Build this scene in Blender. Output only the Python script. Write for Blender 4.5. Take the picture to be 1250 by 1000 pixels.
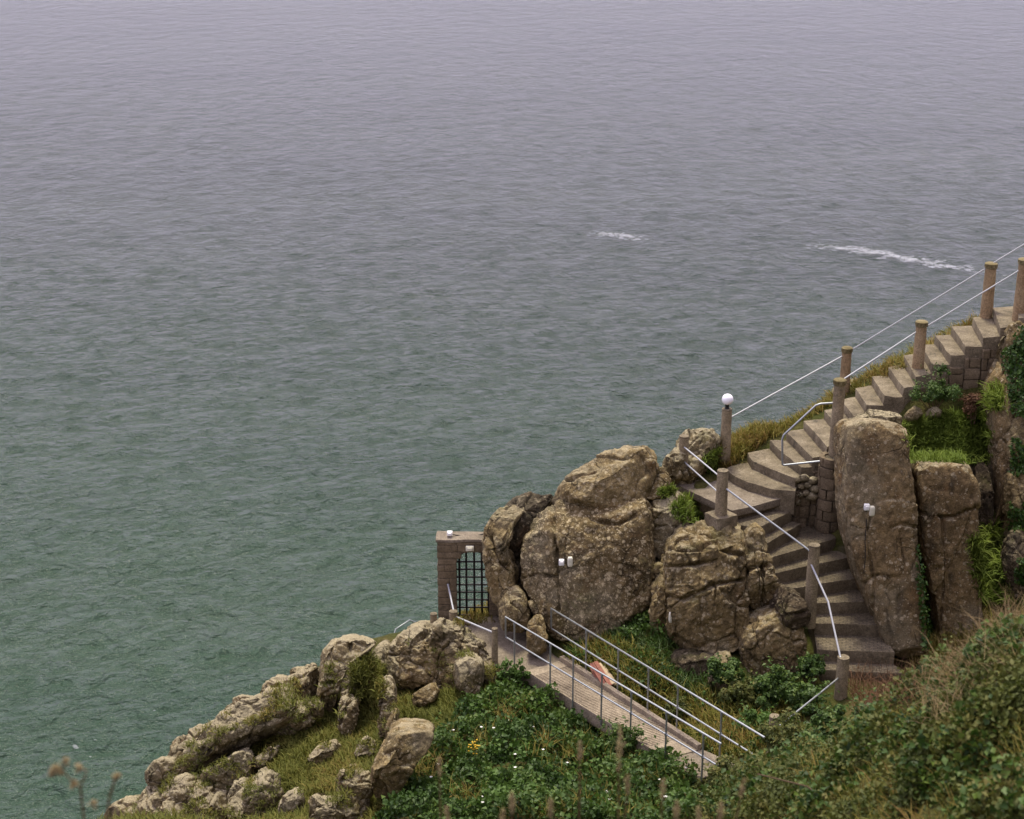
import bpy, bmesh, math, random
import numpy as np
from mathutils import Vector, Matrix
from mathutils.bvhtree import BVHTree

for _o in list(bpy.data.objects):
    bpy.data.objects.remove(_o)
scene = bpy.context.scene
R = math.radians

# ------------------------------------------------------------------ camera
CAM_H, PITCH, FPX = 48.0, R(20.0), 2000.0          # focal length in photo pixels (1250 wide)
cam_d = bpy.data.cameras.new('camera')
cam = bpy.data.objects.new('camera', cam_d)
scene.collection.objects.link(cam)
cam.location = (0, 0, CAM_H)
cam.rotation_euler = (math.pi/2 - PITCH, 0, 0)
cam_d.sensor_width = 36.0
cam_d.lens = 36.0*FPX/1250.0
cam_d.clip_start = 0.1
cam_d.clip_end = 60000
cam_d.dof.use_dof = True
cam_d.dof.focus_distance = 42.0
cam_d.dof.aperture_fstop = 1.9
scene.camera = cam

# ------------------------------------------------------------------ sky, sun, exposure
SUN_EL, SUN_AZ = R(66), R(-8)      # azimuth from +Y (out to sea), negative = to the left
world = bpy.data.worlds.new('World'); scene.world = world
world.use_nodes = True
wn, wl = world.node_tree.nodes, world.node_tree.links
wn.clear()
sky = wn.new('ShaderNodeTexSky'); sky.sky_type = 'NISHITA'; sky.sun_disc = False
sky.sun_elevation = SUN_EL; sky.sun_rotation = SUN_AZ
sky.dust_density = 4.0; sky.air_density = 1.0
hsv = wn.new('ShaderNodeHueSaturation'); hsv.inputs['Saturation'].default_value = 0.25
mixw = wn.new('ShaderNodeMix'); mixw.data_type = 'RGBA'
mixw.inputs[0].default_value = 0.62
mixw.inputs[7].default_value = (7.3, 6.4, 8.9, 1)      # even cloud layer
bg = wn.new('ShaderNodeBackground'); bg.inputs['Strength'].default_value = 0.148
wo = wn.new('ShaderNodeOutputWorld')
wl.new(sky.outputs[0], hsv.inputs['Color']); wl.new(hsv.outputs[0], mixw.inputs[6])
wl.new(mixw.outputs[2], bg.inputs['Color']); wl.new(bg.outputs[0], wo.inputs['Surface'])

sun_d = bpy.data.lights.new('sun', 'SUN'); sun_d.energy = 3.0; sun_d.angle = R(12)
sun_d.color = (1.0, 0.92, 0.70)
sun = bpy.data.objects.new('sun', sun_d); scene.collection.objects.link(sun)
sd = Vector((math.sin(SUN_AZ)*math.cos(SUN_EL), math.cos(SUN_AZ)*math.cos(SUN_EL), math.sin(SUN_EL)))
sun.rotation_euler = sd.to_track_quat('Z', 'Y').to_euler()
sun.location = (0, 20, 80)

scene.render.engine = 'CYCLES'
vs = scene.view_settings
vs.view_transform = 'Standard'; vs.look = 'None'; vs.gamma = 1.0; vs.exposure = 0.5
vs.use_curve_mapping = False

# ------------------------------------------------------------------ projection helpers (photo pixels -> place)
CP, SP = math.cos(PITCH), math.sin(PITCH)
def ray(px, py):
    u = (px-625.0)/FPX; v = (500.0-py)/FPX
    return np.array([u, CP+v*SP, -SP+v*CP])
def P(px, py, Y):
    d = ray(px, py); t = Y/d[1]
    return np.array([d[0]*t, Y, CAM_H+d[2]*t])
def Pz(px, py, z):
    d = ray(px, py); t = (z-CAM_H)/d[2]
    return np.array([d[0]*t, d[1]*t, z])
def pix(p):
    p = np.asarray(p, float); rel = p-np.array([0, 0, CAM_H])
    dep = rel[..., 1]*CP-rel[..., 2]*SP
    up = rel[..., 1]*SP+rel[..., 2]*CP
    return np.stack([625+FPX*rel[..., 0]/dep, 500-FPX*up/dep], -1)

# ------------------------------------------------------------------ noise (numpy)
def _h(ix, iy, iz, s):
    n = (ix*374761393+iy*668265263+iz*2147483647+s*974634541) & 0xFFFFFFFF
    n = ((n ^ (n >> 13))*1274126177) & 0xFFFFFFFF
    n = ((n ^ (n >> 16))*2246822519) & 0xFFFFFFFF
    return ((n ^ (n >> 15)) & 0xFFFFFF)/float(0xFFFFFF)
def vnoise(p, seed=0):
    p = np.asarray(p, float); i = np.floor(p).astype(np.int64); f = p-i
    f = f*f*f*(f*(f*6-15)+10)
    r = 0
    for dx in (0, 1):
        wx = f[:, 0] if dx else 1-f[:, 0]
        for dy in (0, 1):
            wy = f[:, 1] if dy else 1-f[:, 1]
            for dz in (0, 1):
                wz = f[:, 2] if dz else 1-f[:, 2]
                r = r+wx*wy*wz*_h(i[:, 0]+dx, i[:, 1]+dy, i[:, 2]+dz, seed)
    return r*2-1
def fbm(p, scale, oct=4, seed=0, gain=.5):
    p = np.asarray(p, float)/scale; a = 1; r = 0
    for k in range(oct):
        r = r+a*vnoise(p+k*17.3, seed+k); p = p*2.03; a *= gain
    return r
def worley(p, scale, seed=0):
    p = np.asarray(p, float)/scale; i = np.floor(p).astype(np.int64)
    n = len(p); d1 = np.full(n, 9.); d2 = np.full(n, 9.); cid = np.zeros(n); loc = np.zeros((n, 3))
    for dx in (-1, 0, 1):
        for dy in (-1, 0, 1):
            for dz in (-1, 0, 1):
                c = i+np.array([dx, dy, dz])
                q = np.stack([c[:, 0]+_h(c[:, 0], c[:, 1], c[:, 2], seed), c[:, 1]+_h(c[:, 0], c[:, 1], c[:, 2], seed+1), c[:, 2]+_h(c[:, 0], c[:, 1], c[:, 2], seed+2)], 1)
                d = np.sqrt(((p-q)**2).sum(1))
                m = d < d1
                d2 = np.where(m, d1, np.minimum(d2, d))
                cid = np.where(m, _h(c[:, 0], c[:, 1], c[:, 2], seed+5), cid)
                loc[m] = (p-q)[m]
                d1 = np.where(m, d, d1)
    return d1, d2, cid, loc

# ------------------------------------------------------------------ object helpers
COL = scene.collection
def tag(o, label=None, cat=None, group=None, kind=None):
    if label: o['label'] = label
    if cat: o['category'] = cat
    if group: o['group'] = group
    if kind: o['kind'] = kind
    return o
def empty(name, loc, label=None, cat=None, group=None):
    o = bpy.data.objects.new(name, None); o.location = Vector(loc); o.empty_display_size = .2
    COL.objects.link(o); tag(o, label, cat, group)
    return o
def mk(name, V, F, mat, parent=None, smooth=False, origin=None, sharp=None):
    """one mesh object; V in world metres"""
    V = np.asarray(V, float)
    if parent is not None:
        org = np.array(parent.matrix_basis.translation) if parent.parent is None else np.array(parent.parent.matrix_basis.translation)+np.array(parent.matrix_basis.translation)
    else:
        org = np.array(origin if origin is not None else (0, 0, 0), float)
    me = bpy.data.meshes.new(name)
    if isinstance(F, np.ndarray):
        nf, k = F.shape
        me.vertices.add(len(V)); me.vertices.foreach_set('co', (V-org).astype(np.float32).ravel())
        me.loops.add(nf*k); me.loops.foreach_set('vertex_index', F.astype(np.int32).ravel())
        me.polygons.add(nf); me.polygons.foreach_set('loop_start', np.arange(0, nf*k, k, dtype=np.int32))
        me.update(calc_edges=True)
    else:
        me.from_pydata([tuple(v) for v in (V-org)], [], [tuple(int(q) for q in f) for f in F])
    me.validate(clean_customdata=False)
    if smooth:
        me.polygons.foreach_set('use_smooth', np.ones(len(me.polygons), dtype=bool))
        if sharp: me.set_sharp_from_angle(angle=R(sharp))
    if mat is not None: me.materials.append(mat)
    o = bpy.data.objects.new(name, me); COL.objects.link(o)
    if parent is not None: o.parent = parent
    else: o.location = Vector(org)
    return o
class MB:
    def __init__(s): s.V = []; s.F = []
    def add(s, V, F):
        b = len(s.V); s.V += [tuple(v) for v in V]; s.F += [tuple(b+i for i in f) for f in F]; return s
    def prism(s, poly, dz, down=True):
        """poly: list of 3D points (top), extruded down by dz"""
        n = len(poly); top = [np.array(p, float) for p in poly]; bot = [p-np.array([0, 0, dz]) for p in top]
        F = [tuple(range(n)), tuple(range(2*n-1, n-1, -1))]
        for i in range(n):
            j = (i+1) % n; F.append((j, i, n+i, n+j))
        return s.add(top+bot, F)
    def box(s, c, sx, sy, sz, rz=0, M=None):
        c = np.array(c, float); ca, sa = math.cos(rz), math.sin(rz)
        V = []
        for z in (-1, 1):
            for x, y in ((-1, -1), (1, -1), (1, 1), (-1, 1)):
                v = np.array([x*sx/2, y*sy/2, z*sz/2])
                if M is not None: v = M@v
                else: v = np.array([v[0]*ca-v[1]*sa, v[0]*sa+v[1]*ca, v[2]])
                V.append(c+v)
        return s.add(V, [(3, 2, 1, 0), (4, 5, 6, 7), (0, 1, 5, 4), (1, 2, 6, 5), (2, 3, 7, 6), (3, 0, 4, 7)])
    def tube(s, pts, r, n=10, cap=True):
        pts = [np.array(p, float) for p in pts]; b = len(s.V); m = len(pts)
        rs = r if hasattr(r, '__len__') else [r]*m
        up = None
        for k, p in enumerate(pts):
            if k == 0: t = pts[1]-p
            elif k == m-1: t = p-pts[k-1]
            else: t = (pts[k+1]-p)/np.linalg.norm(pts[k+1]-p)+(p-pts[k-1])/np.linalg.norm(p-pts[k-1])
            t = t/np.linalg.norm(t)
            if up is None:
                a = np.array([0, 0, 1.]) if abs(t[2]) < .9 else np.array([1., 0, 0])
                up = np.cross(np.cross(t, a), t)
            up = up-t*np.dot(up, t); up /= np.linalg.norm(up); sd_ = np.cross(t, up)
            for i in range(n):
                an = 2*math.pi*i/n
                s.V.append(tuple(p+rs[k]*(math.cos(an)*up+math.sin(an)*sd_)))
        for k in range(m-1):
            for i in range(n):
                j = (i+1) % n
                s.F.append((b+k*n+i, b+k*n+j, b+(k+1)*n+j, b+(k+1)*n+i))
        if cap:
            s.F.append(tuple(b+i for i in range(n-1, -1, -1))); s.F.append(tuple(b+(m-1)*n+i for i in range(n)))
        return s
    def lathe(s, c, prof, n=20, mod=None):
        """prof: [(r,z)] bottom to top"""
        c = np.array(c, float); b = len(s.V)
        for k, (r, z) in enumerate(prof):
            for i in range(n):
                an = 2*math.pi*i/n; rr = r*(mod(k, i) if mod else 1)
                s.V.append((c[0]+rr*math.cos(an), c[1]+rr*math.sin(an), c[2]+z))
        for k in range(len(prof)-1):
            for i in range(n):
                j = (i+1) % n
                s.F.append((b+k*n+i, b+k*n+j, b+(k+1)*n+j, b+(k+1)*n+i))
        s.F.append(tuple(b+i for i in range(n-1, -1, -1)))
        m = len(prof)-1
        s.F.append(tuple(b+m*n+i for i in range(n)))
        return s
    def build(s, name, mat, parent=None, smooth=False, origin=None, sharp=40, bevel=0, rough=0, sub=0, seed=1):
        o = mk(name, s.V, s.F, mat, parent, smooth, origin, sharp if smooth else None)
        if bevel or sub or rough:
            bm = bmesh.new(); bm.from_mesh(o.data)
            bmesh.ops.recalc_face_normals(bm, faces=bm.faces)
            if bevel:
                es = [e for e in bm.edges if len(e.link_faces) == 2 and e.calc_face_angle(0) > .5]
                bmesh.ops.bevel(bm, geom=es, offset=bevel, segments=2, affect='EDGES', profile=.6)
            for _ in range(sub):
                bmesh.ops.triangulate(bm, faces=[f for f in bm.faces if len(f.verts) > 4])
                le = [e for e in bm.edges if e.calc_length() > .09]
                bmesh.ops.subdivide_edges(bm, edges=le, cuts=1, use_grid_fill=True)
            if rough:
                off = np.array(o.matrix_basis.translation) if parent is None else np.array(parent.matrix_basis.translation)
                co = np.array([v.co[:] for v in bm.verts])+off
                d = np.stack([fbm(co+q*31.7, .22, 3, seed+q) for q in range(3)], 1)*rough
                for v, dd in zip(bm.verts, d): v.co += Vector(dd)
            bmesh.ops.recalc_face_normals(bm, faces=bm.faces)
            bm.to_mesh(o.data); bm.free()
            if smooth or bevel:
                o.data.polygons.foreach_set('use_smooth', np.ones(len(o.data.polygons), dtype=bool))
                o.data.set_sharp_from_angle(angle=R(sharp))
        return o

# ------------------------------------------------------------------ materials
class NT:
    def __init__(s, name):
        s.m = bpy.data.materials.new(name); s.m.use_nodes = True
        s.t = s.m.node_tree; s.n = s.t.nodes; s.l = s.t.links
        s.b = s.n['Principled BSDF']; s.g = s.n.new('ShaderNodeNewGeometry')
    def link(s, a, b): s.l.new(a, b)
    def noise(s, scale, detail=6, rough=.6, vec=None, dist=0):
        n = s.n.new('ShaderNodeTexNoise'); n.inputs['Scale'].default_value = scale
        n.inputs['Detail'].default_value = detail; n.inputs['Roughness'].default_value = rough; n.inputs['Distortion'].default_value = dist
        s.link(vec if vec is not None else s.g.outputs['Position'], n.inputs['Vector']); return n.outputs['Fac']
    def voro(s, scale, out='Distance', feature='F1', vec=None, rnd=1):
        n = s.n.new('ShaderNodeTexVoronoi'); n.feature = feature; n.inputs['Scale'].default_value = scale; n.inputs['Randomness'].default_value = rnd
        s.link(vec if vec is not None else s.g.outputs['Position'], n.inputs['Vector']); return n.outputs[out]
    def ramp(s, fac, stops):
        n = s.n.new('ShaderNodeValToRGB'); e = n.color_ramp.elements
        while len(e) < len(stops): e.new(.5)
        for k, (p, c) in enumerate(stops):
            e[k].position = p; e[k].color = (c[0], c[1], c[2], 1) if hasattr(c, '__len__') else (c, c, c, 1)
        s.link(fac, n.inputs['Fac']); return n.outputs['Color']
    def mix(s, fac, a, b, mode='MIX'):
        n = s.n.new('ShaderNodeMix'); n.data_type = 'RGBA'; n.blend_type = mode
        for v, i in ((fac, 0), (a, 6), (b, 7)):
            if isinstance(v, (int, float)): n.inputs[i].default_value = v if i == 0 else (v, v, v, 1)
            elif isinstance(v, (tuple, list)): n.inputs[i].default_value = (*v, 1)
            else: s.link(v, n.inputs[i])
        return n.outputs[2]
    def math(s, op, a, b=0, c=0):
        n = s.n.new('ShaderNodeMath'); n.operation = op; n.use_clamp = False
        for i, v in enumerate((a, b, c)):
            if isinstance(v, (int, float)): n.inputs[i].default_value = v
            else: s.link(v, n.inputs[i])
        return n.outputs[0]
    def sstep(s, v, lo, hi):
        n = s.n.new('ShaderNodeMapRange'); n.interpolation_type = 'SMOOTHSTEP'
        n.inputs[1].default_value = lo; n.inputs[2].default_value = hi
        s.link(v, n.inputs[0]); return n.outputs[0]
    def nz(s):
        n = s.n.new('ShaderNodeSeparateXYZ'); s.link(s.g.outputs['Normal'], n.inputs[0]); return n.outputs['Z']
    def bump(s, h, strength=.5, dist=.02, normal=None):
        n = s.n.new('ShaderNodeBump'); n.inputs['Strength'].default_value = strength; n.inputs['Distance'].default_value = dist
        s.link(h, n.inputs['Height'])
        if normal is not None: s.link(normal, n.inputs['Normal'])
        return n.outputs[0]
    def fin(s, col=None, rough=.85, normal=None, spec=.3, metal=0):
        if col is not None:
            if isinstance(col, (tuple, list)): s.b.inputs['Base Color'].default_value = (*col, 1)
            else: s.link(col, s.b.inputs['Base Color'])
        if isinstance(rough, (int, float)): s.b.inputs['Roughness'].default_value = rough
        else: s.link(rough, s.b.inputs['Roughness'])
        s.b.inputs['Specular IOR Level'].default_value = spec; s.b.inputs['Metallic'].default_value = metal
        if normal is not None: s.link(normal, s.b.inputs['Normal'])
        return s.m

def rock_mat(name, dark, mid, light, speck=.5, sscale=8, speckcol=(.42, .37, .29), lichen=.5, moss=.35, mossc=(.07, .075, .015), top=(.47, .425, .335), joints=.5):
    t = NT(name)
    big = t.noise(.9, 7, .62, dist=.4)
    c = t.ramp(big, [(.28, dark), (.5, mid), (.74, light)])
    med = t.noise(6.5, 8, .7)
    c = t.mix(1, c, t.ramp(med, [(.3, .36), (.52, .92), (.72, 1.5)]), 'MULTIPLY')
    grey = t.sstep(t.noise(.62, 5, .6), .46, .62)
    c = t.mix(t.math('MULTIPLY', grey, .5), c, tuple(light[1]*x for x in (.92, .86, .70)))
    rust = t.sstep(t.noise(1.7, 4, .6), .56, .72)
    c = t.mix(t.math('MULTIPLY', rust, .5), c, (.17, .095, .045))
    # pale crust lichen patches; the up-facing boost paints lit tops into the colour
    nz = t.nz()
    lichen_lit = t.math('ADD', t.noise(3.2, 9, .72, dist=.5), t.math('MULTIPLY', t.sstep(nz, .35, .95), .32*lichen))
    lichen_lit = t.sstep(lichen_lit, .66-.06*lichen, .76)
    c = t.mix(t.math('MULTIPLY', lichen_lit, .85*min(1, lichen+.15)), c, t.mix(t.noise(30, 4, .7), top, tuple(x*.62 for x in top)))
    # speckles: round pale lichen rosettes
    warp = t.n.new('ShaderNodeVectorMath'); warp.operation = 'MULTIPLY_ADD'
    nn = t.n.new('ShaderNodeTexNoise'); nn.inputs['Scale'].default_value = sscale*1.3; nn.inputs['Detail'].default_value = 3
    t.link(t.g.outputs['Position'], nn.inputs['Vector'])
    t.link(nn.outputs['Color'], warp.inputs[0]); warp.inputs[1].default_value = (.11, .11, .11); t.link(t.g.outputs['Position'], warp.inputs[2])
    v1 = t.voro(sscale, vec=warp.outputs[0]); vc = t.n.new('ShaderNodeSeparateColor'); t.link(t.voro(sscale, 'Color', vec=warp.outputs[0]), vc.inputs[0])
    dens = t.math('MULTIPLY', t.sstep(t.noise(.8, 4, .6), .25, .6), speck)
    rad = t.math('MULTIPLY_ADD', vc.outputs[0], .26, .18)
    sp = t.math('MULTIPLY', t.math('LESS_THAN', v1, rad), t.math('LESS_THAN', vc.outputs[1], dens))
    v2 = t.voro(sscale*2.3, vec=warp.outputs[0]); vc2 = t.n.new('ShaderNodeSeparateColor'); t.link(t.voro(sscale*2.3, 'Color', vec=warp.outputs[0]), vc2.inputs[0])
    sp2 = t.math('MULTIPLY', t.math('LESS_THAN', v2, t.math('MULTIPLY_ADD', vc2.outputs[0], .26, .16)), t.math('LESS_THAN', vc2.outputs[1], dens))
    sp = t.math('MAXIMUM', sp, sp2)
    c = t.mix(t.math('MULTIPLY', sp, .8), c, t.mix(t.noise(14, 3, .6), speckcol, tuple(x*.55 for x in speckcol)))
    # dark crevice algae with its own blotchy shape, and moss
    alg = t.sstep(t.noise(2.3, 6, .65, dist=.8), .58, .7)
    c = t.mix(t.math('MULTIPLY', alg, .55), c, (.045, .04, .032))
    mo = t.math('MULTIPLY', t.sstep(t.noise(1.1, 6, .65), .60-.14*moss, .72-.10*moss), t.sstep(nz, .05, .6))
    c = t.mix(t.math('MULTIPLY', mo, moss), c, mossc)
    mp = t.n.new('ShaderNodeMapping'); mp.inputs['Scale'].default_value = (2.6, 2.6, .22); t.link(t.g.outputs['Position'], mp.inputs[0])
    streak = t.math('MULTIPLY', t.sstep(t.noise(1.6, 6, .6, mp.outputs[0], .3), .52, .68), t.sstep(t.noise(.7, 3, .5), .4, .6))
    c = t.mix(t.math('MULTIPLY', streak, .62), c, (.04, .034, .026))
    jw = t.n.new('ShaderNodeVectorMath'); jw.operation = 'MULTIPLY_ADD'; jn = t.n.new('ShaderNodeTexNoise'); jn.inputs['Scale'].default_value = 1.9; jn.inputs['Detail'].default_value = 5
    t.link(t.g.outputs['Position'], jn.inputs['Vector']); t.link(jn.outputs['Color'], jw.inputs[0]); jw.inputs[1].default_value = (.5, .5, .5); t.link(t.g.outputs['Position'], jw.inputs[2])
    jm = t.n.new('ShaderNodeMapping'); jm.inputs['Scale'].default_value = (1.25, 1.25, .95); t.link(jw.outputs[0], jm.inputs[0])
    edge = t.voro(1.15, 'Distance', 'DISTANCE_TO_EDGE', jm.outputs[0])
    joint = t.math('MULTIPLY', t.math('SUBTRACT', 1, t.sstep(edge, .003, .020)), t.sstep(t.noise(1.3, 3, .5), .50, .60))
    c = t.mix(t.math('MULTIPLY', joint, joints), c, (.028, .024, .018))
    c = t.mix(1, c, t.ramp(t.noise(48, 5, .75), [(.32, .42), (.5, .9), (.68, 1.5)]), 'MULTIPLY')
    c = t.mix(1, c, (.90, .86, .69), 'MULTIPLY')
    h = t.math('ADD', t.math('MULTIPLY', joint, -2.0*joints), t.math('MULTIPLY', t.noise(7, 9, .68), 1.0), t.math('MULTIPLY', t.noise(30, 6, .7), .6))
    h = t.math('ADD', h, t.math('MULTIPLY', sp, .12))
    return t.fin(c, .93, t.bump(h, 1.0, .07), .18)

M = {}
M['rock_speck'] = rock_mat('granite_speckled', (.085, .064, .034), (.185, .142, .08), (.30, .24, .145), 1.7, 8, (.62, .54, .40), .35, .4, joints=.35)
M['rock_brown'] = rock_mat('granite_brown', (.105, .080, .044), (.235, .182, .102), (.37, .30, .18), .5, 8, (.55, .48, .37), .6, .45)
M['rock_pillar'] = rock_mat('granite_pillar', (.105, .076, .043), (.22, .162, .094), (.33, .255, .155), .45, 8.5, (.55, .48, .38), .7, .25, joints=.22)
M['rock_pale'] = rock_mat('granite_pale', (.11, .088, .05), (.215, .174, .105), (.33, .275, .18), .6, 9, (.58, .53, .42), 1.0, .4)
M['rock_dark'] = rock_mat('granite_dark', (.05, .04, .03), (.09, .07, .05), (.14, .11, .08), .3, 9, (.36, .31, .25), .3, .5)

def concrete(name, c1, c2, c3, lines=None, stain=.6, pale=.4):
    t = NT(name)
    c = t.ramp(t.noise(2.2, 8, .65), [(.3, c1), (.52, c2), (.72, c3)])
    c = t.mix(1, c, t.ramp(t.noise(18, 6, .7), [(.3, .62), (.55, 1), (.75, 1.3)]), 'MULTIPLY')
    st = t.sstep(t.noise(3.7, 7, .7, dist=.5), .55, .68)
    c = t.mix(t.math('MULTIPLY', st, stain), c, (.06, .055, .042))
    pl = t.sstep(t.noise(9, 6, .75), .62, .68)
    c = t.mix(t.math('MULTIPLY', pl, pale), c, (.42, .40, .35))
    c = t.mix(1, c, t.ramp(t.noise(42, 5, .75), [(.32, .5), (.5, .95), (.68, 1.4)]), 'MULTIPLY')
    c = t.mix(1, c, (.90, .875, .765), 'MULTIPLY')
    h = t.math('ADD', t.noise(12, 8, .7), t.math('MULTIPLY', t.noise(55, 4, .7), .6))
    return t, c, h
def concrete_mat(name, c1, c2, c3, **k):
    t, c, h = concrete(name, c1, c2, c3, **k)
    return t.fin(c, .92, t.bump(h, .6, .03), .2)
M['step'] = concrete_mat('step_concrete', (.12, .10, .072), (.215, .182, .135), (.31, .27, .21), stain=.75)
M['post'] = concrete_mat('post_concrete', (.22, .18, .125), (.31, .26, .185), (.40, .34, .255), stain=.45, pale=.25)
M['post_tan'] = concrete_mat('post_concrete_tan', (.26, .18, .105), (.36, .265, .165), (.44, .35, .24), stain=.3, pale=.2)
M['cap'] = concrete_mat('cap_concrete', (.13, .11, .05), (.22, .185, .10), (.33, .29, .19), stain=.4, pale=.4)
M['wall'] = concrete_mat('wall_stone', (.12, .095, .065), (.19, .15, .105), (.26, .21, .155), stain=.6, pale=.15)
M['mortar'] = concrete_mat('mortar', (.07, .06, .045), (.10, .085, .065), (.14, .12, .09), stain=.5, pale=.1)
M['deck'] = concrete_mat('deck_concrete', (.25, .21, .17), (.36, .305, .25), (.45, .39, .33), stain=.28, pale=.3)
M['path'] = concrete_mat('path_concrete', (.16, .135, .11), (.24, .205, .17), (.30, .26, .22), stain=.4, pale=.2)

def paved():     # lower treads: scored into small setts
    t, c, h = concrete('step_paving', (.12, .098, .07), (.20, .168, .122), (.29, .25, .19), stain=.6)
    b = t.n.new('ShaderNodeTexBrick'); b.inputs['Scale'].default_value = 1; b.inputs['Brick Width'].default_value = .17
    b.inputs['Row Height'].default_value = .075; b.inputs['Mortar Size'].default_value = .012; b.inputs['Mortar Smooth'].default_value = .4
    mp = t.n.new('ShaderNodeMapping'); mp.inputs['Rotation'].default_value = (0, 0, R(12))
    t.link(t.g.outputs['Position'], mp.inputs[0]); t.link(mp.outputs[0], b.inputs['Vector'])
    nz = t.sstep(t.nz(), .6, .9)
    f = t.math('MULTIPLY', b.outputs['Fac'], nz)
    c = t.mix(t.math('MULTIPLY', f, .65), c, (.06, .05, .04))
    h = t.math('SUBTRACT', h, t.math('MULTIPLY', f, 1.0))
    return t.fin(c, .92, t.bump(h, .8, .03), .2)
M['paving'] = paved()

def simple(name, col, rough=.6, spec=.4, metal=0, var=.25, vs_=12):
    t = NT(name)
    c = t.mix(1, col, t.ramp(t.noise(vs_, 5, .65), [(.3, 1-var), (.7, 1+var)]), 'MULTIPLY')
    return t.fin(c, rough, None, spec, metal)
M['steel'] = simple('galvanised_steel', (.33, .35, .36), .45, .5, .75, .2, 25)
M['steel_white'] = simple('painted_rail', (.38, .39, .40), .45, .5, .2, .12, 25)
M['iron'] = simple('black_iron', (.018, .016, .014), .6, .4, .3)
M['white'] = simple('white_plastic', (.78, .78, .76), .4, .5, 0, .06)
M['cream'] = simple('cream_plastic', (.62, .60, .47), .5, .5, 0, .1)
M['black'] = simple('black_rubber', (.012, .012, .012), .6, .3)
M['globe'] = simple('opal_globe', (.86, .86, .88), .18, .5, 0, .02)
M['plank_red'] = simple('red_timber', (.26, .105, .07), .75, .25, 0, .35, 14)
M['plank_pale'] = simple('weathered_timber', (.40, .31, .20), .8, .2, 0, .3, 14)

def leafy(name, cols, rough=.6, trans=.25, big=.35):
    """colour from a per-leaf attribute 'tint' plus slow drift over the bank"""
    t = NT(name)
    a = t.n.new('ShaderNodeAttribute'); a.attribute_name = 'tint'
    f = t.math('ADD', t.math('MULTIPLY', a.outputs['Fac'], 1-big), t.math('MULTIPLY', t.noise(.55, 4, .6), big))
    c = t.ramp(f, cols)
    t.fin(c, rough, None, .25)
    tr = t.n.new('ShaderNodeBsdfTranslucent'); t.link(c, tr.inputs['Color'])
    mx = t.n.new('ShaderNodeMixShader'); mx.inputs[0].default_value = trans
    t.link(t.b.outputs[0], mx.inputs[1]); t.link(tr.outputs[0], mx.inputs[2])
    t.link(mx.outputs[0], t.n['Material Output'].inputs['Surface'])
    return t.m
M['grass'] = leafy('turf_grass', [(.12, (.055, .072, .014)), (.38, (.115, .128, .022)), (.58, (.15, .15, .028)), (.78, (.22, .16, .04)), (.95, (.20, .13, .06))], .75)
M['grass_green'] = leafy('green_grass', [(.12, (.06, .10, .012)), (.45, (.115, .17, .02)), (.7, (.17, .22, .03)), (.95, (.19, .18, .045))], .75)
M['grass_rust'] = leafy('rusty_grass', [(.1, (.07, .085, .014)), (.38, (.16, .155, .026)), (.58, (.22, .165, .04)), (.8, (.22, .115, .05)), (.95, (.20, .12, .07))], .75)
M['bramble'] = leafy('bramble_leaf', [(.1, (.012, .028, .006)), (.35, (.03, .065, .010)), (.6, (.055, .105, .017)), (.8, (.10, .15, .025)), (.97, (.12, .12, .03))], .5)
M['gorse'] = leafy('shrub_leaf', [(.1, (.022, .034, .007)), (.35, (.050, .068, .012)), (.6, (.09, .105, .02)), (.8, (.15, .14, .035)), (.97, (.20, .15, .06))], .6)
M['bright'] = leafy('fresh_leaf', [(.1, (.022, .05, .007)), (.5, (.05, .105, .014)), (.95, (.10, .17, .028))], .55)
M['ivy'] = leafy('ivy_leaf', [(.1, (.014, .034, .006)), (.5, (.034, .078, .012)), (.95, (.085, .14, .022))], .45)
M['heather'] = leafy('russet_heather', [(.1, (.05, .035, .012)), (.5, (.12, .06, .032)), (.95, (.18, .11, .065))], .8)
M['straw'] = leafy('dry_grass', [(.1, (.13, .085, .04)), (.5, (.23, .165, .085)), (.95, (.36, .28, .17))], .8)
M['seed'] = leafy('seed_head', [(.1, (.24, .18, .09)), (.5, (.38, .30, .16)), (.95, (.5, .42, .25))], .8, .5)
M['twig'] = simple('brown_twig', (.10, .065, .04), .85, .2)
M['petal'] = simple('white_petal', (.75, .74, .70), .7, .2, 0, .05)
M['yellow'] = simple('yellow_petal', (.48, .31, .02), .7, .2, 0, .2)

def ground_mat():
    t = NT('hillside_soil_turf')
    c = t.ramp(t.noise(1.4, 8, .65, dist=.4), [(.25, (.032, .04, .011)), (.45, (.06, .066, .016)), (.6, (.09, .08, .026)), (.75, (.12, .085, .045))])
    c = t.mix(1, c, t.ramp(t.noise(15, 6, .7), [(.3, .5), (.7, 1.3)]), 'MULTIPLY')
    rk = t.math('SUBTRACT', 1, t.sstep(t.math('ADD', t.nz(), t.math('MULTIPLY', t.noise(2, 5, .6), .2)), .50, .66))
    c = t.mix(rk, c, t.ramp(t.noise(2.6, 8, .7), [(.3, (.07, .052, .035)), (.5, (.15, .115, .08)), (.7, (.26, .215, .165))]))
    return t.fin(c, .95, t.bump(t.noise(9, 8, .7), .9, .1), .1)
M['ground'] = ground_mat()

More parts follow.
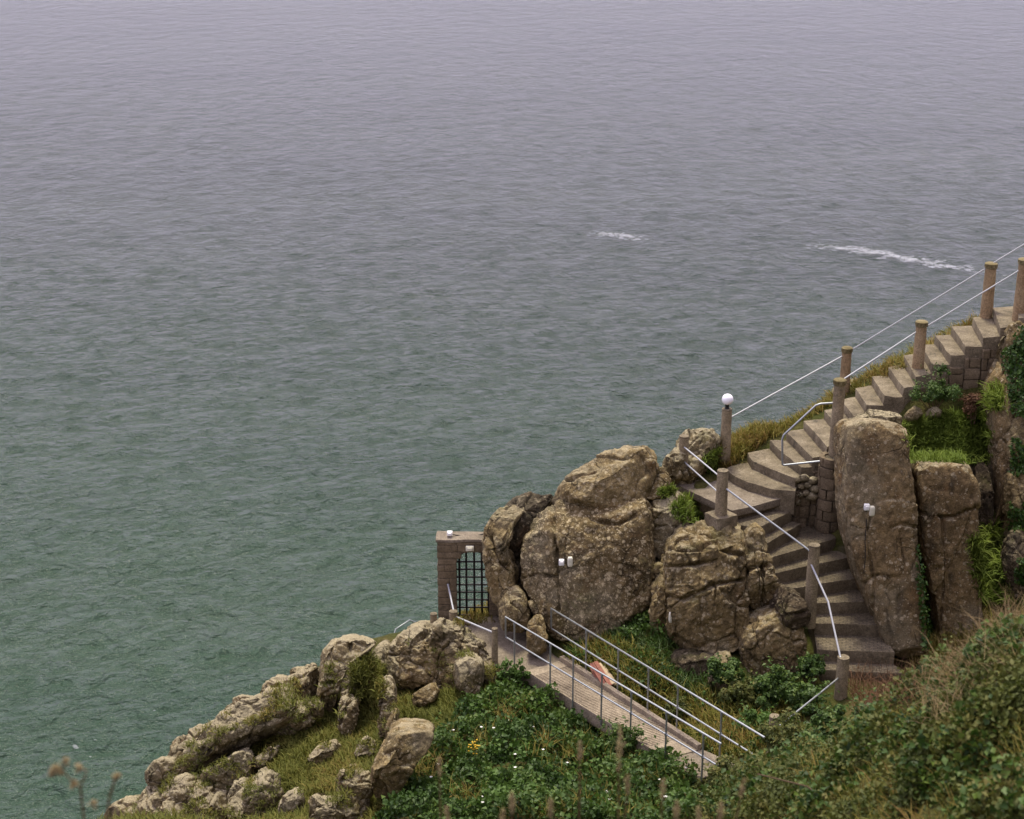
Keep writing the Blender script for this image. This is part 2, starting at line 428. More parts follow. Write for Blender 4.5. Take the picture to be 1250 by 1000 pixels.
def sea_mat():
    t = NT('sea_water')
    pos = t.g.outputs['Position']
    def mapped(sx, sy, rot):
        mp = t.n.new('ShaderNodeMapping'); mp.inputs['Scale'].default_value = (sx, sy, 1); mp.inputs['Rotation'].default_value = (0, 0, R(rot))
        t.link(pos, mp.inputs[0]); return mp.outputs[0]
    h2 = t.noise(1.35, 4, .58, mapped(.85, 1.0, -18), .25)     # wavelets too short or too far for the mesh
    h3 = t.noise(4.0, 3, .6, mapped(.8, 1.1, -12), .2)
    h0 = t.noise(.21, 2, .5, mapped(1.3, .8, -20), .2)
    h1 = t.noise(.5, 3, .55, mapped(1.15, .85, -22), .2)
    h = t.math('ADD', t.math('ADD', t.math('MULTIPLY', h0, .9), t.math('MULTIPLY', h1, .62)), t.math('ADD', t.math('MULTIPLY', h2, .46), t.math('MULTIPLY', h3, .15)))
    gust = t.ramp(t.noise(.022, 4, .55, mapped(.6, 1.6, 8)), [(.3, .85), (.7, 1.1)])
    hb = t.math('MULTIPLY', h, gust)
    nrm = t.bump(hb, 1.0, 1.9)
    deep = t.ramp(t.noise(.03, 5, .6, mapped(.6, 1.4, 15)), [(.3, (.013, .028, .015)), (.55, (.018, .034, .019)), (.8, (.024, .037, .024))])
    shal = t.ramp(t.noise(.05, 5, .6, mapped(.6, 1.4, 15)), [(.3, (.018, .050, .022)), (.55, (.026, .060, .028)), (.8, (.034, .064, .034))])
    sx = t.n.new('ShaderNodeSeparateXYZ'); t.link(pos, sx.inputs[0])     # sandy shallows under the cliff give way to deep water
    off = t.math('ADD', t.math('ADD', sx.outputs['Y'], t.math('MULTIPLY', sx.outputs['X'], .35)), t.math('MULTIPLY', t.noise(.02, 4, .6), 60))
    body = t.mix(t.sstep(off, 75, 230), shal, deep)
    t.fin(body, .16, nrm, .5)
    t.b.inputs['IOR'].default_value = 1.333
    return t.m
M['sea'] = sea_mat()
M['foam'] = simple('sea_foam', (.62, .64, .68), .8, .2, 0, .1, 3)
M['foam'].node_tree.nodes['Principled BSDF'].inputs['Alpha'].default_value = .17
# ------------------------------------------------------------------ terrain (a height field through surveyed points)
CTRL = []
def c(px, py, Y): CTRL.append(tuple(P(px, py, Y)))
def cw(x, y, z): CTRL.append((x, y, z))
# ground falling away below the viewpoint
for x in (-10, -4, 0, 4, 10):
    cw(x, -3, 47.5); cw(x, 0, 46.4+(.2 if x > 4 else 0)); cw(x, 3.5, 44.9); cw(x, 7, 42.6)
for x in (-9, -4, 0):
    cw(x, 12, 38.9); cw(x, 17, 35.2); cw(x, 22, 32.2)
cw(3, 12, 39.2); cw(3, 17, 35.9); cw(2.3, 22, 32.6)
# bank on the right
for q in ((1250, 770, 16), (1400, 700, 15), (1190, 800, 16.5), (1120, 850, 17.5), (1060, 895, 19), (985, 920, 21.5), (920, 955, 24), (860, 985, 25),
          (1250, 880, 14.2), (1250, 990, 12.6), (1120, 990, 13.8), (1000, 990, 16.5), (1400, 900, 12)): c(*q)
# hollow behind the bank, foot of the stairs
for q in ((1040, 828, 31.2), (1100, 830, 31.4), (1000, 850, 30.6), (960, 880, 29.6), (1150, 790, 32.4), (1200, 720, 33.8), (1080, 880, 28)): c(*q)
for q in ((1117, 700, 34.4), (1117, 760, 33.7), (1200, 650, 35.0), (1200, 600, 35.3), (1117, 620, 35.0), (1030, 640, 34.6)): c(*q)
cw(8.5, 24, 30.6); cw(7.5, 27, 30.2); cw(10.5, 27, 31.2); cw(5, 26.5, 30.2)
# around the footbridge and the foot of the boulders
for q in ((905, 935, 28.2), (780, 835, 31.4), (720, 800, 32.3), (680, 790, 33.0), (840, 850, 30.9), (900, 860, 30.6)): c(*q)
for px_, py_, dz_ in ((590, 775, -.2), (632, 800, -.35), (660, 800, -.35), (645, 780, -.2), (575, 765, -.15), (690, 830, -.5), (740, 862, -.5), (790, 890, -.45), (840, 925, -.3), (660, 826, -.5), (720, 868, -.6), (770, 900, -.5), (870, 932, -.12)):
    p_ = Pz(px_, py_, 30.2+.36*max(0, (px_-640)/200)); cw(p_[0], p_[1], p_[2]+dz_)
for q in ((580, 745, 36.2), (560, 752, 36.0)): c(*q)
# slope under and left of the bridge
for q in ((640, 852, 31.0), (690, 895, 29.5), (740, 935, 28.2), (790, 970, 26.9), (800, 1000, 25.6), (700, 1000, 25.4), (620, 860, 30.9), (600, 930, 28.7), (560, 880, 30.4), (600, 1000, 25.8),
          (520, 930, 28.7), (480, 985, 27.1), (520, 870, 31.4), (480, 860, 32.0), (440, 900, 30.9), (400, 950, 29.1), (340, 980, 28.5), (340, 925, 30.3), (380, 890, 31.5), (280, 925, 30.9), (230, 945, 30.6), (200, 1006, 29.6), (260, 1040, 28.4), (420, 1010, 26.9), (300, 895, 31.8), (560, 825, 32.6), (500, 830, 32.9), (345, 875, 32.4)): c(*q)
# terrace above the pillars, knoll beyond the stairs
for q in ((1120, 562, 34.8), (1180, 564, 34.9), (1150, 535, 35.5), (1150, 500, 36.2), (1200, 500, 36.3), (1110, 508, 35.9), (1195, 465, 36.6), (1140, 480, 36.45), (1240, 470, 36.8), (1110, 490, 36.2)): c(*q)
for q in ((890, 575, 36.2), (850, 585, 35.4), (905, 545, 37.2), (950, 520, 38.2), (990, 500, 39.1), (1050, 478, 39.8), (930, 530, 37.8)): c(*q)
for q in ((1000, 600, 35.0), (950, 630, 34.4), (830, 640, 34.5), (1060, 560, 35.6), (1010, 720, 32.9), (960, 740, 32.6), (1040, 680, 33.6)):
    p = P(*q); cw(p[0], p[1]+.5, p[2]-.9)
for q in ((720, 650, 35.4), (650, 680, 35.6), (760, 600, 36.3)):
    p = P(*q); cw(p[0], p[1], p[2]-1.2)
cw(13.5, 36, 35.5); cw(14.5, 40, 37); cw(14, 33, 34); cw(16, 28, 34); cw(17, 22, 38)
# brow of the cliff, and the drop to the sea beyond it
EDGE = [(95, 1040, 28.6), (150, 1000, 29.8), (205, 938, 31.4), (275, 888, 33.0), (340, 848, 34.2), (400, 805, 35.2), (480, 790, 35.7), (540, 772, 36.4), (600, 757, 37.4), (680, 690, 37.4), (770, 600, 37.6), (850, 560, 37.6), (900, 535, 38.3), (955, 516, 39.3), (1020, 492, 40.4), (1100, 455, 41.3), (1250, 400, 42.4)]
ew = [P(*e) for e in EDGE]
ew = [np.array([-9.4, 24, 30.2]), np.array([-10.2, 18, 33.5]), np.array([-11, 10, 39])][::-1]+ew+[np.array([18, 43.5, 38.5])]
for i, e in enumerate(ew):
    a = ew[max(i-1, 0)]; b = ew[min(i+1, len(ew)-1)]; tg = (b-a)[:2]; tg = tg/np.linalg.norm(tg); out = np.array([-tg[1], tg[0]])
    cw(*e)
    for dd, dz in ((1.0, -3.2), (2.6, -9), (5.5, -17), (10, -30.5)):
        cw(e[0]+out[0]*dd, e[1]+out[1]*dd, max(e[2]+dz, -4 if dd > 9 else 3))
CA = np.array(CTRL)
_, ui = np.unique(np.round(CA[:, :2], 1), axis=0, return_index=True); CA = CA[ui]
D = np.sqrt(((CA[:, None, :2]-CA[None, :, :2])**2).sum(2))
nC = len(CA); Amat = np.zeros((nC+3, nC+3)); Amat[:nC, :nC] = D-np.eye(nC)*.12
Amat[:nC, nC] = 1; Amat[:nC, nC+1:] = CA[:, :2]; Amat[nC:, :nC] = Amat[:nC, nC:].T
sol = np.linalg.solve(Amat, np.concatenate([CA[:, 2], [0, 0, 0]]))
X0, X1, Y0, Y1, GS = -24.0, 24.0, -6.0, 56.0, .16
gx = np.arange(X0, X1+GS/2, GS); gy = np.arange(Y0, Y1+GS/2, GS)
GX, GY = np.meshgrid(gx, gy); q = np.stack([GX.ravel(), GY.ravel()], 1)
Z = np.zeros(len(q))
for k in range(0, len(q), 20000):
    s_ = q[k:k+20000]
    Z[k:k+20000] = np.sqrt(((s_[:, None]-CA[None, :, :2])**2).sum(2))@sol[:nC]+sol[nC]+s_@sol[nC+1:]
q3 = np.stack([q[:, 0], q[:, 1], np.zeros(len(q))], 1)
Z += .16*fbm(q3, 1.5, 3, 5)+.05*fbm(q3, .45, 2, 9)
Z = np.maximum(Z, -4)
TV = np.stack([q[:, 0], q[:, 1], Z], 1)
nx, ny = len(gx), len(gy)
ii = (np.arange(ny-1)[:, None]*nx+np.arange(nx-1)[None, :]).ravel()
TF = np.stack([ii, ii+1, ii+nx+1, ii+nx], 1)
hill = mk('hillside', TV, TF, M['ground'], smooth=True); hill['kind'] = 'structure'
ZG = Z.reshape(ny, nx)
def tz(x, y):
    fx = (np.asarray(x)-X0)/GS; fy = (np.asarray(y)-Y0)/GS
    ix = np.clip(fx.astype(int) if hasattr(fx, 'astype') else int(fx), 0, nx-2); iy = np.clip(fy.astype(int) if hasattr(fy, 'astype') else int(fy), 0, ny-2)
    fx = fx-ix; fy = fy-iy
    return ZG[iy, ix]*(1-fx)*(1-fy)+ZG[iy, ix+1]*fx*(1-fy)+ZG[iy+1, ix]*(1-fx)*fy+ZG[iy+1, ix+1]*fx*fy
def ground_hit(px, py):
    d = ray(px, py); t = np.arange(6, 60, .03)
    x = d[0]*t; y = d[1]*t; z = CAM_H+d[2]*t
    m = np.nonzero((z < tz(x, y)) & (y < 50))[0]
    if len(m) == 0: return None
    k = m[0]; return np.array([x[k], y[k], z[k]])

# ------------------------------------------------------------------ sea
def sea():
    """one sheet to the horizon, finer where it is close; wind waves as real relief"""
    py = np.arange(1180, -70, -2.0); th = PITCH+np.arctan((py-500)/FPX)
    ys = np.concatenate([np.linspace(-20, CAM_H/np.tan(th[0])-2, 12), CAM_H/np.tan(th), np.geomspace(CAM_H/np.tan(th[-1])*1.03, 40000, 26)])
    us = np.concatenate([-np.geomspace(.42, 14, 14)[::-1], np.linspace(-.40, .40, 560), np.geomspace(.42, 14, 14)])
    UY, YY = np.meshgrid(us, ys); YY = YY.T.T; X = (YY+30)*UY; x = X.ravel(); y = YY.ravel()
    sp = np.gradient(ys); sp = np.repeat(sp, len(us)); fan = np.repeat(abs(us) < .41, 1)
    inside = np.tile(abs(us) < .41, len(ys))
    rng = np.random.default_rng(12); z = np.zeros(len(x)); dx = np.zeros(len(x)); dy = np.zeros(len(x))
    q3 = np.stack([x*.5, y, 0*x], 1); gust = np.clip(.9+.3*fbm(q3, 55, 3, 90), .5, 1.4)
    for lam in np.geomspace(.5, 5, 90):
        an = R(-82)+rng.normal()*.5; kx, ky = math.cos(an), math.sin(an); k = 2*math.pi/lam
        am = lam*.0035*(1 if lam < 2 else .55); ph = k*(kx*x+ky*y)+rng.random()*6.28
        w = np.clip((lam/np.maximum(sp, .25)-1.8)/1.5, 0, 1)*gust*am
        z += w*np.cos(ph); dx -= w*kx*np.sin(ph)*.8; dy -= w*ky*np.sin(ph)*.8
    z *= inside; V = np.stack([x+dx*inside, y+dy*inside, z], 1)
    n = len(us); i = (np.arange(len(ys)-1)[:, None]*n+np.arange(n-1)[None, :]).ravel()
    o = mk('sea', V, np.stack([i, i+1, i+n+1, i+n], 1), M['sea'], smooth=True); o['kind'] = 'structure'
sea()
def foam(name, label, path, n, wpx, seed, smax=.5):
    rng = np.random.default_rng(seed); V = []; F = []
    pts = np.array(path, float); L = len(pts)-1
    for k in range(n):
        u = rng.random()*L; i = min(int(u), L-1); f = u-i
        p = pts[i]*(1-f)+pts[i+1]*f
        edge = min(1, 4*min(u, L-u)/L)
        if rng.random() > edge: continue
        w = wpx*(.5+1.1*abs(math.sin(u*3.1)))
        g = Pz(p[0]+rng.normal()*6, p[1]+rng.normal()*w, .30)
        m = 7; s = smax*rng.random()**2.2+.05; b = len(V); ph = rng.random()*6
        for a in range(m):
            an = 2*math.pi*a/m+ph; rr = s*(.6+.5*rng.random())
            V.append((g[0]+1.7*rr*math.cos(an), g[1]+1.3*rr*math.sin(an), .30+.02*rng.random()))
        F.append(tuple(range(b, b+m)))
    o = mk(name, V, F, M['foam']); tag(o, label, 'sea foam', None, 'stuff')
foam('sea_foam', 'long white streak of foam trailing across the open water', [(985, 299), (1030, 303), (1070, 308), (1110, 316), (1160, 325), (1230, 336)], 620, 1.7, 3, .26)
foam('sea_foam', 'short white patch of foam on open water, apart from the long streak', [(718, 284), (740, 285), (765, 288), (792, 293)], 170, 1.6, 4, .24)
foam('sea_foam', 'faint thin foam flecks on green water off the low rocks', [(60, 935), (120, 905), (215, 855)], 8, 9, 8, .08)

# ------------------------------------------------------------------ boulders
_cs = {}
def cubesphere(N):
    if N in _cs: return _cs[N]
    t = np.tan((np.linspace(0, 1, N+1)*2-1)*math.pi/4)
    A, B = np.meshgrid(t, t, indexing='ij'); o = np.ones_like(A); V = []; F = []; b = 0
    for (sx, ax) in ((1, 0), (-1, 0), (1, 1), (-1, 1), (1, 2), (-1, 2)):
        comp = [None]*3; comp[ax] = o*sx; comp[(ax+1) % 3] = A*sx; comp[(ax+2) % 3] = B
        V.append(np.stack([q.ravel() for q in comp], 1))
        i = (np.arange(N)[:, None]*(N+1)+np.arange(N)[None, :]).ravel()+b
        F.append(np.stack([i, i+N+1, i+N+2, i+1], 1)); b += (N+1)**2
    V = np.concatenate(V); F = np.concatenate(F)
    _, idx, inv = np.unique(np.round(V, 6), axis=0, return_index=True, return_inverse=True)
    V = V[idx]; F = inv.ravel()[F]; V = V/np.linalg.norm(V, axis=1)[:, None]
    _cs[N] = (V, F); return _cs[N]
def vnorm(V, F):
    a, b, c_, d = (V[F[:, k]] for k in range(4)); n = np.cross(c_-a, d-b)
    N = np.zeros_like(V)
    for k in range(4): np.add.at(N, F[:, k], n)
    return N/np.maximum(np.linalg.norm(N, axis=1)[:, None], 1e-9)
SURF_V, SURF_F = [], []           # everything plants can grow on
def rock(label, poly, mat, Yb=None, lean=22, yaw=0, tf=.6, tb=.9, n=3.4, amp=.075, cell=.8, crack=.05, cracks=(), name='boulder', cat='boulder', group=None, seed=None, dens=1.0, parent=None, nfac=18, fac=.36, cdep=.20, fwd=.12, ch=.2):
    global _rs
    seed = seed if seed is not None else int(poly[0][0]*7+poly[0][1]*13)
    pp = np.array(poly, float); pb = pp[:, 1].max(); cx = pp[:, 0].mean()
    pyO = pb
    if Yb is None:
        pyO = min(pb-4, 992); h = ground_hit(cx, pyO); Yb = h[1]-fwd if h is not None else 30
    L = R(lean); yw = R(yaw)
    Xa = np.array([math.cos(yw), math.sin(yw), 0]); H = np.array([-math.sin(yw), math.cos(yw), 0])
    U = H*math.sin(L)+np.array([0, 0, math.cos(L)]); Nn = np.cross(Xa, U)   # toward camera
    O = P(cx, pyO, Yb)
    ab = []
    for x, y in poly:
        d = ray(x, y); c0 = np.array([0, 0, CAM_H]); t = np.dot(O-c0, Nn)/np.dot(d, Nn); w = c0+d*t-O
        ab.append((np.dot(w, Xa), np.dot(w, U)))
    ab = np.array(ab)
    for _ in range(2):
        nx_ = np.roll(ab, -1, 0); ab = np.stack([ab*(1-ch)+nx_*ch, ab*ch+nx_*(1-ch)], 1).reshape(-1, 2)
    x, y = ab[:, 0], ab[:, 1]; x2, y2 = np.roll(x, -1), np.roll(y, -1); cr = x*y2-x2*y
    ctr = np.array([((x+x2)*cr).sum(), ((y+y2)*cr).sum()])/(3*cr.sum())
    rel = ab-ctr; r2 = np.roll(rel, -1, 0)
    th = np.linspace(-math.pi, math.pi, 721); Rt = np.zeros(721)
    dx, dy = np.cos(th)[:, None], np.sin(th)[:, None]
    ex, ey = (r2-rel)[:, 0][None], (r2-rel)[:, 1][None]
    den = dx*ey-dy*ex; den = np.where(abs(den) < 1e-9, 1e-9, den)
    t = (rel[:, 0][None]*ey-rel[:, 1][None]*ex)/den; u = (rel[:, 0][None]*dy-rel[:, 1][None]*dx)/den
    ok = (t > 0) & (u >= -1e-6) & (u <= 1+1e-6); Rt = np.where(ok, t, 0).max(1)
    Rt = np.maximum(Rt, .05)
    size = max(np.ptp(pp[:, 0]), np.ptp(pp[:, 1]))
    N = int(np.clip(size/1.7*dens, 16, 116))
    S, F = cubesphere(N)
    s = np.hypot(S[:, 0], S[:, 1]); k = 1/((s**n+abs(S[:, 2])**n)**(1/n))
    rho = k*s; dep = k*S[:, 2]; ang = np.arctan2(S[:, 1], S[:, 0]); rr = np.interp(ang, th, Rt)*rho
    a_, b2_ = rr*np.cos(ang), rr*np.sin(ang); dz_ = np.where(dep > 0, dep*tf, dep*tb)
    rgp = np.random.default_rng(seed); Q = np.stack([a_, b2_, dz_], 1)
    for kf in range(nfac):
        nk = rgp.normal(size=3)*np.array([1, 1, .9]); nk[2] = abs(nk[2])*(1 if rgp.random() < .8 else -1)+.25; nk /= np.linalg.norm(nk)
        sup = (Q@nk).max(); dk = sup*(1-fac*(.35+.65*rgp.random())*(.35+.65*abs(nk[2])))
        ex_ = np.maximum(Q@nk-dk, 0); Q = Q-nk*(ex_*.98)[:, None]
    a_, b2_, dz_ = Q.T
    V = O+Xa*(ctr[0]+a_)[:, None]+U*(ctr[1]+b2_)[:, None]+Nn*dz_[:, None]
    nv = vnorm(V, F)
    if np.dot(nv[np.argmax(dep)], Nn) < 0: nv = -nv; F = F[:, ::-1]
    sz = min(1.0, size/70.0); A = amp*(.45+.55*sz)
    W = V+.15*np.stack([fbm(V+9.1*q_, .6, 2, seed+q_) for q_ in range(3)], 1)
    d1, d2, cid, loc = worley(W*np.array([1, 1, .75]), cell*(.5+.5*sz), seed)
    tilt = np.stack([_h((cid*9999).astype(np.int64), 3+0*F.shape[0]*np.ones(len(V), np.int64), np.full(len(V), 7), seed+q_)-.5 for q_ in range(3)], 1)
    disp = A*.45*fbm(V, 1.0*(.4+.6*sz), 3, seed)+A*1.25*(cid-.5)+A*1.2*(tilt*loc).sum(1)
    e1, e2, ecid, _ = worley(W*np.array([1, 1, .8])+5.3, cell*.33*(.5+.5*sz), seed+40); disp += A*.22*(ecid-.5)-.22*crack*np.exp(-((e2-e1)/.07)**2)
    disp -= crack*(.4+.6*sz)*np.exp(-((d2-d1)/.045)**2)
    disp += A*.42*fbm(V, .22, 4, seed+3, .6)
    rd = 1-abs(fbm(V*np.array([1, 1, 1.5]), .5, 2, seed+8)); disp -= A*.35*np.clip(rd-.8, 0, 1)*5*.5
    if cracks:
        pv = pix(V)
        for pl in cracks:
            pl_w = pl[-1] if isinstance(pl[-1], (int, float)) else 3.0
            pts = [p_ for p_ in pl if not isinstance(p_, (int, float))]
            dm = np.full(len(V), 1e9); wob = 2.2*fbm(V, .3, 2, seed+21)
            for (ax, ay), (bx, by) in zip(pts[:-1], pts[1:]):
                e = np.array([bx-ax, by-ay], float); w = pv-np.array([ax, ay]); tt = np.clip((w@e)/(e@e), 0, 1)
                dm = np.minimum(dm, np.linalg.norm(w-tt[:, None]*e, axis=1))
            disp -= np.where(dep > -.2, cdep*(.65+.5*fbm(V, .5, 2, seed+33))*np.exp(-(np.maximum(dm+wob*.9-.4,0)/(pl_w*.62))**2), 0)
    V = V+nv*disp[:, None]
    base = O+Xa*ctr[0]
    o = mk(name, V, F, M[mat], parent, smooth=True, origin=base)
    if parent is None: tag(o, label, cat, group)
    b = sum(len(v_) for v_ in SURF_V); SURF_V.append(V); SURF_F.append(F+b)
    return o

SEAL = 'pale sea-cliff rocks along the low brow'
# --- big speckled crag beside the gate
rock('large boulder face thick with pale lichen speckles behind the footbridge', [(638, 665), (652, 630), (668, 610), (700, 600), (745, 606), (785, 598), (796, 625), (797, 690), (795, 765), (770, 788), (705, 790), (660, 765), (636, 715), (631, 690)], 'rock_speck', 33.1, 26, tf=.75, tb=1.3, n=5.5, amp=.08, cell=1.3, crack=.03,
     cracks=[[(676, 616), (677, 655), (680, 700), (682, 745), 2.6], [(634, 706), (655, 700), (680, 706), 2.2], [(700, 624), (730, 637), (756, 640), (776, 630), 3]])
rock('rounded dome boulder crowning the lichen-speckled crag', [(670, 612), (684, 590), (703, 572), (728, 557), (760, 547), (785, 545), (799, 550), (802, 570), (800, 592), (780, 628), (752, 641), (715, 634), (690, 618)], 'rock_brown', 34.35, 30, tf=.75, tb=1.2, n=2.7, amp=.07, cell=1.6, crack=.02, cracks=[[(685, 590), (705, 580), (725, 575), 2.0]])
rock('small rounded boulder lobe wedged between the dome and the landing', [(790, 590), (797, 572), (810, 569), (821, 585), (823, 603), (805, 612), (785, 616)], 'rock_brown', 34.6, 28, tf=.5, tb=.8, n=2.8, amp=.05)
rock('tall leaning boulder rising directly against the arched gateway', [(588, 668), (589, 645), (603, 627), (625, 613), (640, 609), (640, 625), (622, 640), (622, 665), (628, 700), (628, 730), (620, 756), (606, 745), (598, 715), (591, 695)], 'rock_brown', 33.7, 24, tf=.5, tb=1.0, n=3, amp=.08, cell=.9, cracks=[[(598, 655), (603, 670), (612, 690), (622, 695), 3]])
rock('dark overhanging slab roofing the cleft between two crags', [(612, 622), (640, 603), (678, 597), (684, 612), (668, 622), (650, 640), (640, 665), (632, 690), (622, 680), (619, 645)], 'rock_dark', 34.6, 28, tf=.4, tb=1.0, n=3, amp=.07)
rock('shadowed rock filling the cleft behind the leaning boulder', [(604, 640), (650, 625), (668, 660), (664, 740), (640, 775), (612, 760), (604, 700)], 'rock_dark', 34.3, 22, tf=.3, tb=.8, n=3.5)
rock('brown block at the foot of the crag by the gateway path', [(606, 722), (632, 714), (644, 735), (648, 765), (634, 772), (612, 768)], 'rock_brown', 33.4, 16, tf=.5, tb=.8, n=3.2)
rock('squat pitted boulder beside the head of the footbridge', [(643, 765), (650, 753), (663, 752), (669, 768), (666, 797), (646, 800)], 'rock_brown', 32.6, 14, tf=.3, tb=.5, n=3)
# --- crag under the landing
rock('blocky boulder with pale rim just below the landing', [(784, 622), (797, 609), (825, 601), (842, 612), (842, 640), (830, 672), (815, 692), (800, 690), (792, 660)], 'rock_pale', 34.0, 24, tf=.55, tb=.9, n=3.2, cracks=[[(795, 645), (818, 642), (838, 648), 2.5]])
rock('narrow upright rock wedged in the cleft beside the speckled crag', [(792, 705), (800, 692), (814, 690), (822, 705), (818, 755), (826, 810), (802, 815), (795, 770)], 'rock_brown', 32.7, 18, tf=.45, tb=.7, n=3.4, amp=.08, cell=.6)
rock('massive fissured crag carrying the square post base', [(816, 668), (832, 650), (850, 641), (890, 637), (912, 640), (912, 690), (914, 745), (912, 792), (880, 802), (840, 802), (819, 795), (815, 750), (812, 705)], 'rock_brown', 32.2, 22, tf=.7, tb=1.2, n=6, amp=.09, cell=.85, crack=.05,
     cracks=[[(812, 726), (835, 732), (850, 725), (872, 714), (908, 708), 3.2], [(820, 672), (850, 670), (875, 660), (880, 672), (906, 678), 2.4], [(815, 692), (845, 690), (875, 684), 2.0], [(874, 715), (872, 740), 1.8]])
rock('tall split rock pressed against the side of the lower stairs', [(908, 645), (925, 640), (934, 655), (940, 690), (949, 720), (950, 742), (930, 752), (911, 750)], 'rock_brown', 32.5, 20, tf=.5, tb=1.0, n=3.6, cell=.6, cracks=[[(909, 698), (925, 690), (938, 690), 2.5], [(931, 690), (932, 725), (930, 745), 1.8]])
rock('lumpy boulder at the foot of the lower stairs beside the round post', [(904, 756), (930, 744), (962, 736), (978, 762), (986, 805), (978, 838), (930, 842), (904, 826)], 'rock_brown', 31.7, 20, tf=.5, tb=1.1, n=5, amp=.08, cell=.6, crack=.05, nfac=14, fac=.4)
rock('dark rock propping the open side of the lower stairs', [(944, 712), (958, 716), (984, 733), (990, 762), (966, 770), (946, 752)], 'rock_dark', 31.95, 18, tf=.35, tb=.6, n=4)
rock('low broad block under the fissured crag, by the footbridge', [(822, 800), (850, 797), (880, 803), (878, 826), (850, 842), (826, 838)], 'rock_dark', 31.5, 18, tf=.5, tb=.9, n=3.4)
rock('pitted rounded stone below the fissured crag', [(868, 818), (880, 802), (898, 798), (902, 815), (892, 838), (874, 852), (862, 842)], 'rock_brown', 31.1, 18, tf=.4, tb=.6, n=2.8, amp=.10, cell=.35)
# --- pillars right of the stairs
rock('tall smooth granite pillar carrying two small floodlights', [(1028, 545), (1030, 520), (1045, 511), (1085, 513), (1103, 522), (1108, 570), (1116, 650), (1120, 730), (1127, 792), (1100, 802), (1078, 790), (1058, 735), (1036, 665), (1028, 600)], 'rock_pillar', 32.4, 17, tf=.6, tb=1.1, n=9, amp=.05, cell=1.5, crack=.02, nfac=8, fac=.07, ch=.09,
     cdep=.09, cracks=[[(1055, 712), (1072, 702), (1095, 706), (1122, 698), 2.2], [(1086, 646), (1100, 640), (1118, 644), 2.6], [(1066, 610), (1058, 660), (1068, 710), (1064, 765), 1.5], [(1098, 650), (1104, 690), (1096, 740), 1.6]])
rock('square-topped granite pillar capped with turf', [(1113, 572), (1118, 563), (1150, 561), (1178, 564), (1186, 590), (1190, 640), (1194, 715), (1196, 790), (1160, 800), (1142, 780), (1134, 730), (1124, 670), (1119, 620)], 'rock_pillar', 33.0, 12, tf=.55, tb=1.1, n=9, amp=.05, cell=1.5, crack=.02, nfac=7, fac=.07, ch=.09,
     cdep=.14, cracks=[[(1116, 620), (1135, 630), (1165, 631), (1192, 620), 2.8], [(1150, 632), (1154, 690), (1148, 760), 1.4]])
rock('weathered lichen-topped block behind the tall pillar', [(1022, 522), (1040, 508), (1075, 500), (1104, 506), (1108, 520), (1090, 530), (1040, 532)], 'rock_pale', 34.7, 50, tf=.35, tb=.6, n=3, amp=.07)
rock('narrow shadowed rock fin in the recess beside the turf-capped pillar', [(1192, 572), (1200, 560), (1206, 575), (1208, 640), (1206, 720), (1194, 720), (1192, 640)], 'rock_dark', 34.4, 12, tf=.4, tb=.7, n=3.5)
rock('great ivy-hung cliff rock beside the top of the stairs', [(1224, 470), (1228, 420), (1236, 398), (1262, 385), (1310, 388), (1330, 560), (1330, 760), (1250, 780), (1230, 735), (1228, 640), (1222, 560)], 'rock_brown', 33.6, 20, tf=.8, tb=1.6, n=4, amp=.10, cell=1.1)
rock('tall pale rock slab at the edge of the ivy-hung cliff', [(1209, 480), (1216, 455), (1228, 425), (1238, 415), (1236, 480), (1234, 560), (1237, 640), (1232, 690), (1222, 690), (1216, 600), (1211, 540)], 'rock_pillar', 34.3, 20, tf=.4, tb=1.2, n=4, amp=.05, cell=1.4)
rock('mossy boulder half sunk in grass under the ivy', [(1220, 690), (1232, 650), (1250, 645), (1262, 680), (1262, 730), (1240, 740)], 'rock_dark', 33.0, 20, tf=.5, tb=.7, n=3)
rock('brown knob of rock on the turf terrace', [(1105, 506), (1112, 497), (1124, 498), (1127, 506), (1118, 514), (1107, 512)], 'rock_brown', 35.75, 40, tf=.25, tb=.4, n=2.8, amp=.04)
rock('flat white-crusted stone on the turf terrace', [(1126, 505), (1138, 498), (1151, 499), (1152, 508), (1138, 511), (1128, 511)], 'rock_pale', 35.85, 50, tf=.18, tb=.3, n=2.8, amp=.03)
# --- knoll behind the landing
rock('broad lichened outcrop beyond the landing with the sea behind', [(818, 560), (826, 540), (832, 528), (852, 517), (872, 522), (884, 540), (880, 562), (860, 585), (838, 592), (822, 585)], 'rock_pale', 35.7, 42, tf=.45, tb=.9, n=3, amp=.09, cell=.6)
rock('lower lobe of rock jutting beside the landing above the sea', [(810, 560), (822, 545), (834, 548), (838, 568), (826, 590), (812, 584)], 'rock_pale', 35.5, 34, tf=.4, tb=.6, n=3, amp=.07, cell=.5)
rock('small pale stone showing beyond the stairs between two round posts', [(1014, 473), (1028, 465), (1052, 462), (1062, 468), (1056, 478), (1030, 486), (1016, 482)], 'rock_pale', 38.9, 45, tf=.3, tb=.5, n=2.8, amp=.05)
